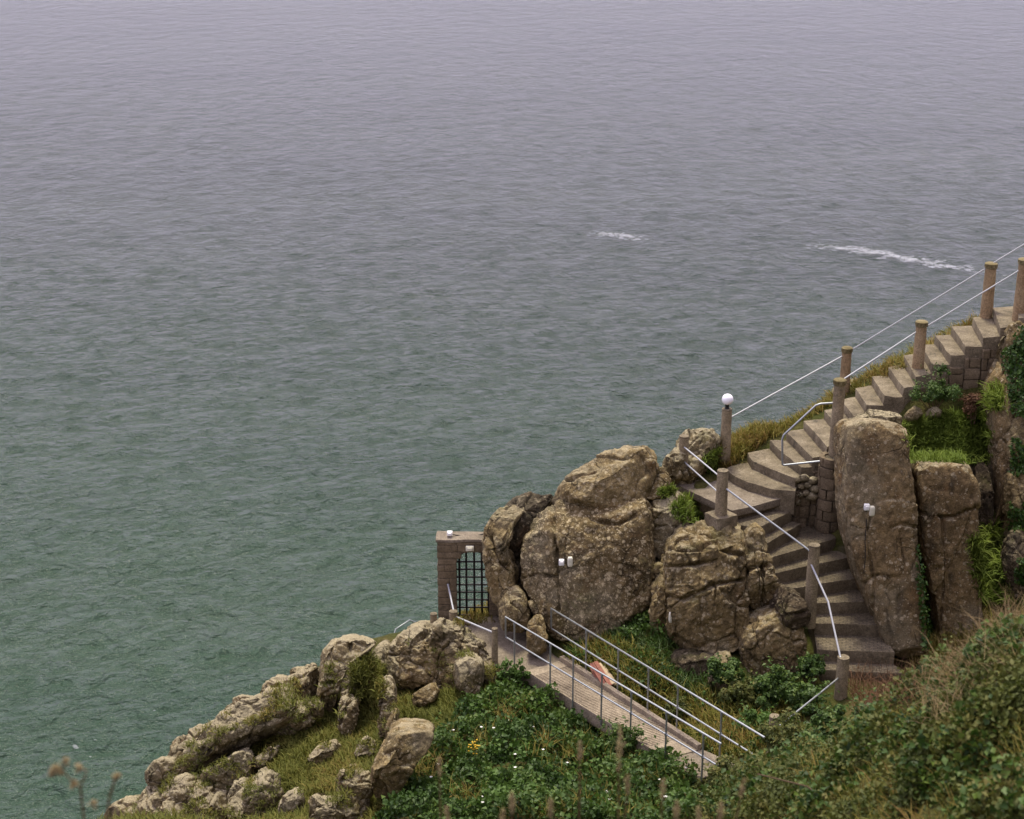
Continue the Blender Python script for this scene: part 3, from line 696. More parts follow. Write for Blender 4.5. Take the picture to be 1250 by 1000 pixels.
# --- rocks below the gateway and down the brow
rock('tall cracked block at the seaward end of the gateway ridge', [(386, 830), (389, 797), (402, 785), (428, 779), (452, 781), (462, 786), (444, 796), (428, 806), (420, 826), (412, 850), (408, 878), (392, 880), (387, 862)], 'rock_pale', None, 22, nfac=12, fac=.55, tf=.55, tb=1.2, n=5, amp=.06, cell=.8, cracks=[[(427, 786), (426, 800), (420, 815), 2.2], [(388, 835), (412, 833), 1.8]])
rock('leaning slab parted by a black crack from the tall block', [(411, 868), (416, 838), (428, 812), (445, 803), (458, 800), (460, 818), (446, 835), (438, 860), (424, 880), (412, 882)], 'rock_pale', None, 26, nfac=12, fac=.55, tf=.4, tb=.7, n=3.4, amp=.07)
rock('square brown rock between the leaning slab and the ridge', [(452, 802), (460, 788), (474, 786), (480, 800), (478, 824), (462, 828), (452, 818)], 'rock_pale', None, 18, tf=.45, tb=.9, n=5, amp=.05)
rock('great flat-faced block under the crest of the gateway ridge', [(474, 796), (488, 774), (505, 762), (528, 759), (540, 770), (528, 790), (512, 800), (510, 826), (494, 843), (478, 842), (473, 818)], 'rock_pale', None, 22, tf=.6, tb=1.3, n=5.5, amp=.06, cell=.9, cracks=[[(476, 800), (495, 798), (510, 800), 2.0]])
rock('jagged crest boulder below the arched gateway', [(512, 790), (524, 770), (540, 753), (556, 752), (568, 768), (566, 796), (550, 812), (532, 806), (518, 800)], 'rock_pale', 32.6, 28, tf=.55, tb=.9, n=3.6, amp=.10, cell=.5, crack=.06)
rock('rough rock flank descending beside the short wooden-grey post', [(556, 765), (568, 764), (584, 778), (596, 790), (604, 812), (602, 828), (585, 826), (566, 806)], 'rock_pale', 32.5, 30, tf=.5, tb=.8, n=3.6, amp=.10, cell=.5, crack=.06)
rock('upright block tucked below the crest boulder', [(551, 822), (556, 808), (572, 801), (586, 806), (590, 826), (586, 846), (568, 852), (556, 842)], 'rock_pale', None, 16, nfac=12, fac=.55, tf=.5, tb=.9, n=4.5, amp=.06)
rock('rough corner stone at the head of the footbridge', [(586, 812), (600, 806), (610, 815), (612, 832), (600, 838), (588, 832)], 'rock_brown', 32.0, 20, tf=.3, tb=.5, n=3, amp=.08, cell=.35)
rock('slanting brown slab lying in the grass of the slope', [(498, 852), (512, 842), (534, 831), (538, 846), (522, 862), (504, 868)], 'rock_brown', None, 30, tf=.3, tb=.4, n=3.2, amp=.05)
rock('thin upright fin of rock on the grassy slope', [(464, 862), (468, 838), (474, 826), (481, 834), (482, 856), (476, 882), (470, 902), (460, 905), (461, 884)], 'rock_pale', None, 46, nfac=12, fac=.55, tf=.45, tb=.7, n=3.4, amp=.08, cell=.5)
rock('dark split rock leaning on the thin upright fin', [(474, 882), (480, 860), (487, 864), (487, 885), (478, 905), (468, 908)], 'rock_brown', None, 44, tf=.35, tb=.6, n=3.2, amp=.07)
rock('large wedge boulder with shadowed underside among brambles', [(451, 960), (453, 938), (464, 916), (478, 898), (492, 890), (530, 893), (526, 908), (508, 928), (492, 952), (474, 980), (458, 985)], 'rock_brown', None, 14, tf=.6, tb=.9, n=5, amp=.06, cell=1, nfac=9, fac=.5, seed=5)
rock('pale chipped rock at the tip of the wedge boulder', [(428, 922), (436, 908), (448, 899), (458, 904), (456, 920), (442, 928)], 'rock_pale', None, 28, nfac=12, fac=.55, tf=.3, tb=.4, n=3, amp=.08, cell=.35)
rock('grey two-humped rock set against the wedge boulder', [(406, 972), (414, 944), (428, 933), (448, 938), (456, 962), (446, 980), (422, 984)], 'rock_pale', None, fwd=.35, lean=24, nfac=12, fac=.55, tf=.45, tb=.6, n=3, amp=.09, cell=.4)
rock('broad whitened slab lowest on the grassy slope', [(364, 1008), (370, 980), (384, 967), (398, 972), (420, 968), (442, 964), (450, 990), (442, 1022), (380, 1030)], 'rock_pale', None, fwd=.5, lean=26, nfac=12, fac=.55, tf=.5, tb=.7, n=3.2, amp=.09, cell=.5)
rock('knobbly stone column crusted with lichen in the grass', [(414, 872), (418, 850), (426, 842), (440, 850), (434, 872), (428, 900), (418, 904)], 'rock_pale', None, 48, nfac=12, fac=.55, tf=.4, tb=.7, n=3.2, amp=.09, cell=.4)
rock('long dark-sided rock just below the tall cracked block', [(334, 888), (342, 866), (358, 856), (388, 856), (392, 876), (372, 894), (346, 898)], 'rock_pale', None, 24, tf=.5, tb=.7, n=3, amp=.09, cell=.5)
OUT = 'bedrock outcrops of the low brow'
rock('long fractured bedrock ledge forming the cliff brow above the sea', [(184, 962), (200, 922), (228, 900), (262, 880), (290, 858), (330, 838), (384, 824), (388, 872), (340, 884), (300, 896), (258, 920), (222, 946), (200, 985)], 'rock_pale', None, 44, tf=.28, tb=1.6, n=4, amp=.09, cell=.9, crack=.08, name='outcrop', cat='outcrop', group=OUT, nfac=30, fac=.4)
rock('broken bedrock mass at the foot of the turf, lowest of the brow', [(118, 1030), (140, 990), (170, 968), (205, 956), (250, 948), (296, 930), (330, 950), (338, 990), (310, 1040), (200, 1060)], 'rock_pale', None, 34, tf=.22, tb=1.4, n=4, amp=.09, cell=.8, crack=.08, name='outcrop', cat='outcrop', group=OUT, nfac=30, fac=.4)
rock('shadowed bedrock under the crest boulder of the gateway ridge', [(466, 815), (490, 785), (530, 775), (575, 778), (600, 805), (606, 832), (570, 846), (520, 838), (485, 846)], 'rock_brown', None, 30, tf=.25, tb=1.4, n=4, amp=.12, cell=.6, crack=.08, name='outcrop', cat='outcrop', group=OUT)
rock('flat grey slab lying across the turf below the knobbly column', [(372, 925), (392, 905), (412, 900), (418, 912), (400, 930), (380, 936)], 'rock_pale', None, 50, tf=.22, tb=.5, n=4, nfac=10, fac=.5)
rock('half-buried grey rock between the whitened slab and white-freckled boulder', [(338, 985), (350, 966), (366, 962), (372, 985), (360, 1004), (342, 1004)], 'rock_pale', None, 28, tf=.35, tb=.6, n=4, nfac=12, fac=.5, fwd=.3)
low = [
 ('flat-topped pale ledge', [(336, 850), (346, 834), (368, 822), (388, 816), (392, 838), (388, 862), (360, 862), (342, 862)], 34),
 ('rounded bare hump', [(318, 846), (326, 832), (348, 828), (366, 834), (366, 850), (342, 860), (324, 858)], 34),
 ('orange-stained knuckle', [(350, 824), (360, 815), (386, 812), (392, 824), (376, 832), (356, 832)], 34),
 ('wide sloping slab', [(258, 890), (262, 876), (276, 862), (300, 852), (326, 850), (340, 862), (326, 880), (300, 892), (272, 898)], 36),
 ('broken shelf', [(206, 926), (214, 906), (232, 896), (262, 884), (276, 890), (266, 906), (240, 924), (216, 938)], 36),
 ('blunt lower nose', [(182, 956), (186, 938), (198, 926), (220, 924), (226, 938), (206, 956), (192, 972)], 34),
 ('grey thumb', [(246, 956), (256, 940), (280, 924), (300, 919), (307, 938), (302, 960), (284, 972), (258, 970)], 26),
 ('pitted lump', [(192, 974), (200, 956), (220, 950), (240, 952), (244, 968), (226, 980), (202, 984)], 26),
 ('fat split boulder', [(222, 994), (230, 970), (250, 956), (274, 962), (288, 984), (284, 1020), (246, 1024)], 22),
 ('upright pillar stone', [(278, 972), (286, 956), (300, 954), (305, 976), (300, 1004), (284, 1008)], 20),
 ('white-freckled boulder', [(303, 976), (308, 954), (324, 944), (338, 956), (338, 980), (322, 1000), (308, 998)], 22),
 ('last seaward stone', [(122, 1012), (132, 992), (150, 978), (168, 976), (176, 1004), (158, 1028), (130, 1028)], 30),
 ('steep grooved rock', [(160, 1008), (172, 974), (188, 958), (204, 962), (210, 990), (204, 1026), (168, 1032)], 24),
 ('cleft dark-footed rock', [(192, 1000), (204, 976), (226, 972), (242, 986), (246, 1018), (206, 1026)], 22),
 ('small lone cobble', [(305, 936), (314, 922), (326, 914), (340, 910), (334, 926), (318, 938)], 30),
 ('thin bare strip', [(270, 914), (300, 894), (328, 878), (340, 884), (312, 906), (284, 918)], 45),
]
place = ['above the sea next to the tall cracked block', 'on the cliff brow below the flat ledge', 'at the very edge of the cliff brow', 'on the cliff brow with yellow turf behind it', 'on the cliff brow below the wide slab', 'jutting seaward below the broken shelf', 'standing in the turf above the split boulder', 'under the turf by the blunt nose', 'in the huddle of rocks at the foot of the turf', 'squeezed beside the fat split boulder', 'at the edge of the turf beside the upright stone', 'of the low brow, lapped by green sea', 'rising beside the last seaward stone', 'between the grooved rock and the fat boulder', 'in the turf above the white-freckled boulder', 'of rock running through the turf']
for (nm, pl, ln), w in zip(low, place):
    _c = np.mean(pl, 0); pl = [tuple(_c+(np.array(q_)-_c)*1.12) for q_ in pl]
    rock(f'{nm} {w}', pl, 'rock_pale', None, ln, tf=.5, tb=1.0, n=4.2, amp=.075, cell=.5, crack=.05, name='rock', nfac=13, fac=.52, fwd=.25, cat='rock', group=SEAL)
# ------------------------------------------------------------------ stairs
Z0 = 33.14; HU = .22; HL = .285
far_ = [(885, 572), (912, 553), (940, 537), (960, 527), (981, 513), (1006, 501), (1026, 487), (1044, 474), (1064, 460), (1084, 448), (1103, 434), (1124, 421), (1141, 409), (1161, 398), (1187, 387), (1212, 375)]
near = [(971, 600), (971, 584), (978, 570), (992, 559), (1010, 546), (1028, 528), (1042, 508), (1058, 495), (1080, 484), (1103, 474), (1118, 460), (1138, 445), (1160, 434), (1179, 423), (1200, 412), (1221, 400)]
bow = {0: [(895, 580), (915, 589), (942, 597)], 1: [(918, 562), (944, 574)], 2: [(950, 549)]}
fu = [Pz(x, y, Z0+(i+1)*HU) for i, (x, y) in enumerate(far_)]
nu = [Pz(x, y, Z0+(i+1)*HU) for i, (x, y) in enumerate(near)]
fu.append(fu[-1]+(fu[-1]-fu[-2])*1.1); nu.append(nu[-1]+(nu[-1]-nu[-2])*1.1)
fu.append(fu[-1]+(fu[-1]-fu[-2])*3); nu.append(nu[-1]+(nu[-1]-nu[-2])*3)
stair = empty('stone_staircase', (fu[0]+nu[0])/2-np.array([0, 0, HU]), 'upper flight of worn concrete steps climbing from the landing with posts alongside', 'staircase')
for i in range(17):
    z = Z0+(i+1)*HU
    ins = lambda p: np.array([p[0], p[1], z])
    mid = [Pz(x, y, z) for x, y in bow.get(i, [])]
    back = .06
    f2, n2 = ins(fu[i+1]), ins(nu[i+1]); g = ((f2+n2)-(ins(fu[i])+ins(nu[i])))/2; g = g/np.linalg.norm(g)
    poly = [ins(fu[i])]+mid+[ins(nu[i]), n2+g*back-(n2-f2)*.004, f2+g*back]
    lift = (i % 3)*.001
    MB().prism([p+np.array([0, 0, lift]) for p in poly[::-1]], HU+.35+.05*(i % 3)).build('step', M['step'], stair, bevel=.018, rough=.016, sub=2, seed=i, sharp=35)
# masonry under the open side of the upper flight: individual blocks
def block_course(parent, A, B, z0, z1, thick, course, rng, blen=.5, out=None, mat='wall'):
    """blocks along A->B (xy) filling z0..z1, proud of the mortar core"""
    A = np.array(A[:2]); B = np.array(B[:2]); d = B-A; L = np.linalg.norm(d); d /= L; nrm = np.array([d[1], -d[0]])
    if out is not None and np.dot(nrm, out) < 0: nrm = -nrm
    z = z0; k = 0
    while z < z1-.05:
        h = min(course*(.85+.3*rng.random()), z1-z); s = -rng.random()*blen*.6
        while s < L:
            l = blen*(.6+.8*rng.random()); a, b = max(s, 0), min(s+l, L)
            if b-a > .08:
                m = (a+b)/2; c_ = A+d*m+nrm*(thick*(.4+.5*rng.random())-.1)
                MB().box((c_[0], c_[1], z+h/2), b-a-.022, .22, h-.022, math.atan2(d[1], d[0])).build('block', M[mat], parent, bevel=.015, rough=.012, sub=1, seed=k, sharp=40)
                k += 1
            s += l
        z += h
rng = np.random.default_rng(5)
def core(parent, A, B, z0, zA, zB, w=.3, out=None):
    A = np.array(A[:2]); B = np.array(B[:2]); d = B-A; d /= np.linalg.norm(d); nrm = np.array([d[1], -d[0]])
    if np.dot(nrm, out) < 0: nrm = -nrm
    V = []
    for p, zt in ((A, zA), (B, zB)):
        for off in (-w, -.02):
            for z in (z0, zt): V.append((p[0]+nrm[0]*off, p[1]+nrm[1]*off, z))
    MB().add(V, [(0, 1, 3, 2), (4, 6, 7, 5), (0, 4, 5, 1), (2, 3, 7, 6), (1, 5, 7, 3), (0, 2, 6, 4)]).build('mortar_core', M['mortar'], parent)
outv = np.array([0, -1.])
wall_a = empty('retaining_wall', (nu[12][0], nu[12][1], nu[12][2]-1.4), 'dark coursed masonry wall carrying the highest steps above the bush', 'wall')
for i in range(10, 16):
    zt = Z0+(i+1)*HU-.02
    core(wall_a, nu[i], nu[i+1], zt-1.6, zt-HU-.02, zt-HU-.02, .4, outv)
    block_course(wall_a, nu[i], nu[i+1], zt-1.3, zt-.26, .1, .26, rng, .45, outv)
wall_b = empty('stair_wall', (nu[4][0], nu[4][1], 31.4), 'dark rough wall under the turn of the stairs behind the landing', 'wall')
for i in range(1, 6):
    zt = Z0+(i+1)*HU-.02
    core(wall_b, nu[i], nu[i+1], 31.0, zt-HU-.02, zt-HU-.02, .5, outv)
    block_course(wall_b, nu[i], nu[i+1], 31.2, zt-.3, .1, .27, rng, .42, outv)
# cobbles set in the wall under the turn
rngc = np.random.default_rng(11)
for k, (px, py) in enumerate(((974, 586), (982, 583), (992, 586), (978, 594), (986, 592), (995, 597), (984, 602), (976, 604), (991, 606), (961, 610), (972, 613))):
    p = P(px, py, nu[2][1]-.12); S, F = cubesphere(6)
    r = .07+.05*rngc.random(); V = p+S*np.array([r*1.2, r, r*.9])*(1+.2*vnoise(S*1.7+k, k))[:, None]
    mk('cobble', V, F, M['rock_pale' if k % 3 else 'rock_brown'], wall_b, smooth=True)

# landing slab
ld = empty('stair_landing', Pz(885, 608, Z0-.25), 'broad flat concrete landing slab at the turn of the stairs', 'landing')
LP = [Pz(825, 591, Z0), Pz(894, 624, Z0), Pz(953, 609, Z0), Pz(974, 592, Z0), Pz(912, 575, Z0), Pz(874, 584, Z0)]
MB().prism(LP, .17).build('slab', M['path'], ld, bevel=.015, rough=.012, sub=2, sharp=35)
LP2 = [p*np.array([1, 1, 1])-np.array([0, -.12, .172]) for p in LP]
MB().prism(LP2, .5).build('foundation', M['wall'], ld, bevel=.02, rough=.03, sub=2)
a, b = Pz(828, 590.5, Z0+.004), Pz(872, 584.5, Z0+.004)
MB().tube([a, b], .02, 6).build('edge_strip', M['step'], ld)

# lower flight
low_n = [((924, 645), (968, 623)), ((934, 664), (977, 640)), ((939, 681), (1020, 657)), ((946, 700), (1038, 680)), ((954, 720), (1052, 705)), ((990, 737), (1066, 734)), ((995, 761), (1082, 763)), ((998, 793), (1093, 797)), ((1004, 818), (1104, 822))]
stair2 = empty('stone_staircase', Pz(1010, 760, Z0-HL*9), 'lower flight of paved steps winding down beside the tall granite pillar', 'staircase')
ln_ = [(Pz(*l, Z0-(i+1)*HL), Pz(*r, Z0-(i+1)*HL)) for i, (l, r) in enumerate(low_n)]
backs = [(LP[1], LP[2])]+ln_
for i, (l, r) in enumerate(ln_):
    z = Z0-(i+1)*HL; bl, br = backs[i]; fl = lambda p: np.array([p[0], p[1], z])
    d = (fl(bl)+fl(br)-l-r)/2; d /= np.linalg.norm(d)
    bl_, br_ = fl(bl)+d*.15, fl(br)+d*.15
    if i == 2: br_ = fl(Pz(1012, 640, z)); extra = [fl(Pz(985, 640, z))]
    else: extra = []
    if i == 5: bl_ = fl(Pz(990, 722, z))
    poly = [l, r, br_]+extra+[bl_]
    MB().prism([p+np.array([0, 0, .001*(i % 2)]) for p in poly], HL+.42).build('step', M['paving'], stair2, bevel=.016, rough=.016, sub=2, seed=40+i, sharp=35)

# pier of masonry under the tall post
pc = P(1017, 556, nu[4][1]-.25)
pier = empty('masonry_pier', (pc[0], pc[1], 31.0), 'round masonry pier beside the dark wall carrying a tall post', 'pier')
MB().lathe((pc[0], pc[1], 31.0), [(.25, 0), (.24, pc[2]-31.06)], 16).build('mortar_core', M['mortar'], pier, smooth=True)
z = 31.0; k = 0
while z < pc[2]-.1:
    h = .24+.06*rng.random(); ph = rng.random()*6
    h = min(h, pc[2]-z)
    for j in range(5):
        a0 = ph+j*2*math.pi/5+.04; a1 = ph+(j+1)*2*math.pi/5-.04; V = []
        rr = .29+.03*rng.random(); na = 5
        for zz in (z+.012, z+h-.012):
            for r_ in (.2, rr):
                for q_ in range(na):
                    an = a0+(a1-a0)*q_/(na-1); V.append((pc[0]+r_*math.cos(an), pc[1]+r_*math.sin(an), zz))
        F = []
        for q_ in range(na-1):
            F += [(q_, q_+1, na+q_+1, na+q_), (2*na+q_+1, 2*na+q_, 3*na+q_, 3*na+q_+1), (na+q_, na+q_+1, 3*na+q_+1, 3*na+q_), (q_+1, q_, 2*na+q_, 2*na+q_+1)]
        F += [(0, na, 3*na, 2*na), (na-1, 3*na-1, 4*na-1, 2*na-1)]
        MB().add(V, F).build('block', M['wall'], pier, bevel=.01, rough=.012, seed=k); k += 1
    z += h

# ------------------------------------------------------------------ posts
POST = {}
def post(key, label, px, py, z, top, r=.13, cap='carved', mat='post', square=False):
    b = Pz(px, py, z); h = P(px, top, b[1])[2]-z
    e = empty('concrete_post', b, label, 'post', 'round concrete posts of the stairs')
    hc = .13 if cap == 'carved' else 0
    rngp = np.random.default_rng(int(px)); lx, ly = rngp.normal(size=2)*.012
    nseg = 14; pr = []
    for k in range(nseg+1):
        f = k/nseg; pr.append((r*(1.10-.16*f)*(1+.025*rngp.normal()*.5), -.15+f*(h-hc+.15)))
    MB().lathe(b, pr, 22, lambda k, i: 1+.012*math.sin(i*2.1+k*1.7)).build('shaft', M[mat], e, smooth=True, sharp=50)
    if cap == 'carved':
        zc = h-hc
        MB().lathe(b, [(r*.96, zc), (r*1.10, zc+.012), (r*1.10, zc+.035)], 20).build('collar', M['cap'], e, smooth=True, sharp=40)
        MB().lathe(b, [(r*1.0, zc+.035), (r*1.06, zc+.04), (r*1.06, zc+.09), (r*1.0, zc+.095)], 40, lambda k, i: 1.05 if (i//2) % 2 else .90).build('carved_band', M['cap'], e)
        MB().lathe(b, [(r*1.08, zc+.095), (r*1.10, zc+.115), (r*.95, hc+zc), (r*.3, hc+zc+.012)], 20).build('cap', M['cap'], e, smooth=True, sharp=45)
    else:
        MB().lathe(b, [(r*.96, h-.03), (r*.99, h-.02), (r*.93, h), (r*.3, h+.008)], 20, lambda k, i: 1+.02*math.sin(i*1.3)).build('cap', M['step'], e, smooth=True, sharp=50)
    if square:
        s = Pz(px, py, z)
        MB().box((s[0], s[1], z-.14), .52, .52, .28, R(28)).build('plinth', M['step'], e, bevel=.02, rough=.02, sub=2)
    POST[key] = (b, h, r); return e
def on(key, py, dx=0):
    b = POST[key][0]; p0 = pix(b); d = P(p0[0]+dx, py, b[1]); return d
zU = lambda i: Z0+i*HU
post('A', 'carved-top post on the outer side of the highest steps, lichen yellow on its cap', 1203, 392, zU(15)-.1, 321, .14, mat='post_tan')
post('B', 'carved-top post on the rock side of the highest steps against the ivy cliff', 1243, 396, zU(16)-.1, 316, .15, mat='post_tan')
post('C', 'carved-top post standing in the dark bush midway up the stairs', 1119, 464, zU(10)-.1, 392, .135, mat='post_tan')
post('D', 'rust-streaked carved-top post on the sea side beside the pier post', 1030, 482, zU(7)-.25, 424, .125, mat='post_tan')
post('E', 'tall carved-top post standing on the round masonry pier', 1019, 553, pc[2]-.01, 463, .135)
post('F', 'tall post topped by a white globe lamp beside the landing', 884, 574, Z0+.02, 499, .125, cap='plain')
post('G', 'plain post at the seaward corner of the landing', 833, 590, Z0-.02, 532, .12, cap='plain')
post('H', 'plain post on a square plinth at the front corner of the landing', 880, 627, Z0+.10, 574, .13, cap='plain', square=True)
post('I', 'weathered thick post halfway down the lower stairs', 988, 757, Z0-6.6*HL, 665, .13, cap='plain')
post('J', 'white-topped post at the foot of the lower stairs', 1026, 850, 30.45, 802, .13, cap='plain')
post('K', 'white-topped post almost lost in bushes past the bridge end', 943, 917, 30.5, 874, .11, cap='plain')
post('L', 'slim grey post on the path edge before the gateway', 604, 809, 30.2, 767, .07, cap='plain')
post('M', 'short post with white cap behind the crest boulder by the gateway', 554, 790, 30.0, 746, .10, cap='plain')
post('N', 'outermost short post with white cap on the gateway ridge', 530, 788, 30.0, 749, .085, cap='plain')

# globe lamp
b, h, _ = POST['F']; tp = b+np.array([0, 0, h])
gl = empty('globe_lamp', tp, 'white globe lamp on black collar atop the tall post', 'lamp')
MB().lathe(tp, [(.055, 0), (.06, .02), (.045, .04), (.05, .10), (.065, .12)], 16).build('collar', M['black'], gl, smooth=True)
S, F = cubesphere(10); mk('globe', tp+np.array([0, 0, .235])+S*.135, F, M['globe'], gl, smooth=True)

# ------------------------------------------------------------------ handrails along the stairs
def rail(label, pts, r=.018, mat='steel_white', mids=(), name='handrail'):
    pts = [np.array(p) for p in pts]
    e = empty(name, pts[0], label, 'handrail', 'metal handrails of the stairs')
    MB().tube(pts, r, 10).build('rail', M[mat], e, smooth=True, sharp=60)
    for p in (pts[0], pts[-1]):
        S_, F_ = cubesphere(4); mk('fixing', p+S_*r*1.5, F_, M['steel'], e, smooth=True)
    return e
rail('straight handrail from the globe lamp post up to the rust-streaked post', [on('F', 514), on('D', 434)])
rail('straight handrail from the rust-streaked post to the highest outer post', [on('D', 433), on('A', 328)])
rail('handrail leaving the highest outer post uphill', [on('A', 327), on('A', 327)+(on('A', 328)-on('D', 433))*.32])
rail('handrail between the pier post and the post in the bush', [on('E', 470), on('C', 405)])
rail('handrail between the post in the bush and the ivy cliff post', [on('C', 406), on('B', 331)])
rail('upper of two short rails closing the seaward edge of the landing', [on('G', 544), on('H', 583)])
rail('lower of two short rails closing the seaward edge of the landing', [on('G', 562), on('H', 604)])
rail('long handrail slanting down from the plinth post to the weathered thick post', [on('H', 592), on('I', 672)], .022, 'steel')
pI, pJ = on('I', 684), on('J', 803)
mid = P(1011, 735, (pI[1]*.55+pJ[1]*.45))
rail('bent handrail from the weathered thick post to the foot of the stairs', [pI, mid*.96+pI*.04, mid, mid*.9+pJ*.1, pJ], .022, 'steel_white')
rail('handrail running from the stair foot down into the bushes', [on('J', 826), on('K', 893)], .022, 'steel')
eE = POST['E'][0]
loop = [on('E', 492), P(1002, 493, eE[1]-.02), P(996, 495, eE[1]-.05), P(957, 531, nu[2][1]+.1), P(955, 536, nu[2][1]+.08), P(955, 567, nu[2][1]+.05), P(957, 568, nu[2][1]+.04), P(1003, 563, eE[1]-.2)]
rail('cranked loop handrail guarding the drop at the turn of the stairs', loop, .026, 'steel')
rail('thin rail between the short post and the gateway wall', [on('M', 747), P(547, 714, 34.66)], .02, 'steel_white')
rail('handrail from the white-capped short post to the slim grey post', [on('M', 752), on('L', 773)], .022, 'steel_white')
pr0 = P(483, 768, 35.6); 
rail('low cranked rail end poking above the crest rocks', [P(481, 775, 35.5), pr0, P(500, 757, 35.9), P(512, 762, 36)], .016, 'steel')

# ------------------------------------------------------------------ gateway
GY0 = 34.7; gz = 30.05; GW = 0.45
def gx_(px): return P(px, 705, GY0)[0]
wx0, wx1 = gx_(534), gx_(600)+.25
ztop = P(560, 662, GY0)[2]
ox0, ox1 = gx_(557), gx_(597); oc = (ox0+ox1)/2; orad = (ox1-ox0)/2; ocr = P(570, 674, GY0)[2]; osp = ocr-orad*.85
gate_w = empty('stone_gateway', ((wx0+wx1)/2, GY0+GW/2, gz), 'weathered stone wall pierced by a round-arched gateway above the sea', 'gateway')
def oleft(z):
    if z <= osp: return ox0
    if z >= ocr: return None
    return oc-orad*math.sqrt(max(0, 1-((z-osp)/(ocr-osp))**2))
# mortar core with the arch, built as two jambs and a head
def wallpoly(pts, y0, y1, name, mat, bev=0, rg=0, sd=0):
    n = len(pts); V = [(x, y0, z) for x, z in pts]+[(x, y1, z) for x, z in pts]
    F = [tuple(range(n)), tuple(range(2*n-1, n-1, -1))]+[((i+1) % n, i, n+i, n+(i+1) % n) for i in range(n)]
    MB().add(V, F).build(name, M[mat], gate_w, bevel=bev, rough=rg, sub=1 if rg else 0, seed=sd)
e = .02
arcL = [(oleft(z)-.012, z) for z in np.linspace(osp, ocr-.004, 9)]; arcR = [(2*oc-x, z) for x, z in arcL]
wallpoly([(wx0+e, gz-.6), (ox0-.012, gz-.6)]+arcL+[(oc, ztop-e), (wx0+e, ztop-e)], GY0+e, GY0+GW-e, 'mortar_core', 'mortar')
wallpoly([(oc+.0, ztop-e)]+[(x, z) for x, z in arcR[::-1]]+[(ox1+.012, gz-.6), (wx1-e, gz-.6), (wx1-e, ztop-e)], GY0+e, GY0+GW-e, 'mortar_core', 'mortar')
rgw = np.random.default_rng(2); z = gz-.55; k = 0
while z < ztop-.03:
    h = min(.15+.03*rgw.random(), ztop-z); a, b_ = z+.006, z+h-.006
    if b_ < ocr-.01:
        zs = np.linspace(a, b_, 5); L_ = [(oleft(q_)+.0, q_) for q_ in zs]
        split = wx0+(ox0-wx0)*(.35+.4*rgw.random()) if k % 2 else None
        dy = .008*rgw.random()
        xs = [wx0]+([split] if split else [])
        for j, xa in enumerate(xs):
            if j == len(xs)-1: pts = [(xa+.005, a)]+[(x, q_) for x, q_ in L_]+[(xa+.005, b_)]
            else: pts = [(xa, a), (xs[j+1]-.005, a), (xs[j+1]-.005, b_), (xa, b_)]
            wallpoly(pts, GY0-dy, GY0+GW, 'block', 'wall', .008, .008, k)
        pts = [(2*oc-x, q_) for x, q_ in L_]+[(wx1, b_), (wx1, a)]
        wallpoly(pts, GY0-dy, GY0+GW, 'block', 'wall', .008, .008, k+3)
    else:
        xs = sorted([wx0, wx0+(wx1-wx0)*(.25+.15*rgw.random()), wx0+(wx1-wx0)*(.6+.15*rgw.random()), wx1])
        for xa, xb in zip(xs[:-1], xs[1:]):
            pts = [(xa+.004, a), (xb-.004, a), (xb-.004, b_), (xa+.004, b_)]
            if a < ocr:
                xl = max(xa, wx0); lo = [(xa+.004, max(a, ocr+.004 if (xa < oc+orad*.4 and xb > oc-orad*.4) else a)), (xb-.004, max(a, ocr+.004 if (xa < oc+orad*.4 and xb > oc-orad*.4) else a))]
                pts = lo+[(xb-.004, b_), (xa+.004, b_)]
            wallpoly(pts, GY0-.006*rgw.random(), GY0+GW, 'block', 'wall', .008, .008, k)
    z += h; k += 1
# coping
MB().box(((wx0+wx1)/2, GY0+GW/2, ztop+.035), wx1-wx0+.04, GW+.04, .066).build('coping', M['path'], gate_w, bevel=.012, rough=.014, sub=2)
# iron lattice gate
gt = empty('iron_gate', (oc, GY0+.2, gz), 'black iron lattice gate standing in the arch of the stone gateway', 'gate')
yb = GY0+.2
for px in (560.5, 569, 578.7, 588, 596):
    x = gx_(px); dx = abs(x-oc)/orad; zt = osp+(ocr-osp)*math.sqrt(max(0, 1-dx*dx))+.02
    MB().box((x, yb, (gz+.06+zt)/2), .05, .03, zt-gz-.06).build('bar', M['iron'], gt, bevel=.004)
for py in (685, 694.3, 703.6, 713, 722, 731.3, 740.6, 750, 757.5):
    z = P(580, py, yb)[2]; xl = (oleft(z) or oc-.05); 
    MB().box((oc, yb-.034, z), 2*(oc-xl)+.01, .03, .035).build('crossbar', M['iron'], gt, bevel=.004)
# fittings
def boxlamp(name, label, cat, p, sx, sy, sz, mat, rz=0, lens=None):
    e_ = empty(name, p, label, cat, 'small electric fittings')
    MB().box(p, sx, sy, sz, rz).build('housing', M[mat], e_, bevel=min(sx, sy, sz)*.22)
    MB().box(np.array(p)+np.array([0, -sy*.5-.012, 0]), sx*.62, .028, sz*.62, rz).build('lens', M[lens or 'white'], e_, bevel=.006)
    return e_
pt = P(549, 653.5, GY0+.17)
boxlamp('junction_box', 'white junction box sitting on top of the gateway wall', 'junction box', pt+np.array([0, 0, .05]), .13, .11, .10, 'white')
cb = [P(552, 654, GY0+.2)+np.array([0, 0, .03])]+[P(x, y, GY0+.25) for x, y in ((565, 654.5), (574, 655.5), (586, 653), (596, 650))]
tag(MB().tube(cb, .012, 6).build('cable', M['black'], None, smooth=True, origin=cb[0]), 'thin black cable trailing from the junction box along the gateway top', 'cable')
bp = P(573.5, 669.5, GY0-.05)
boxlamp('bulkhead_light', 'cream oval bulkhead light above the gateway arch', 'light', bp, .19, .09, .12, 'cream', 0, 'cream')

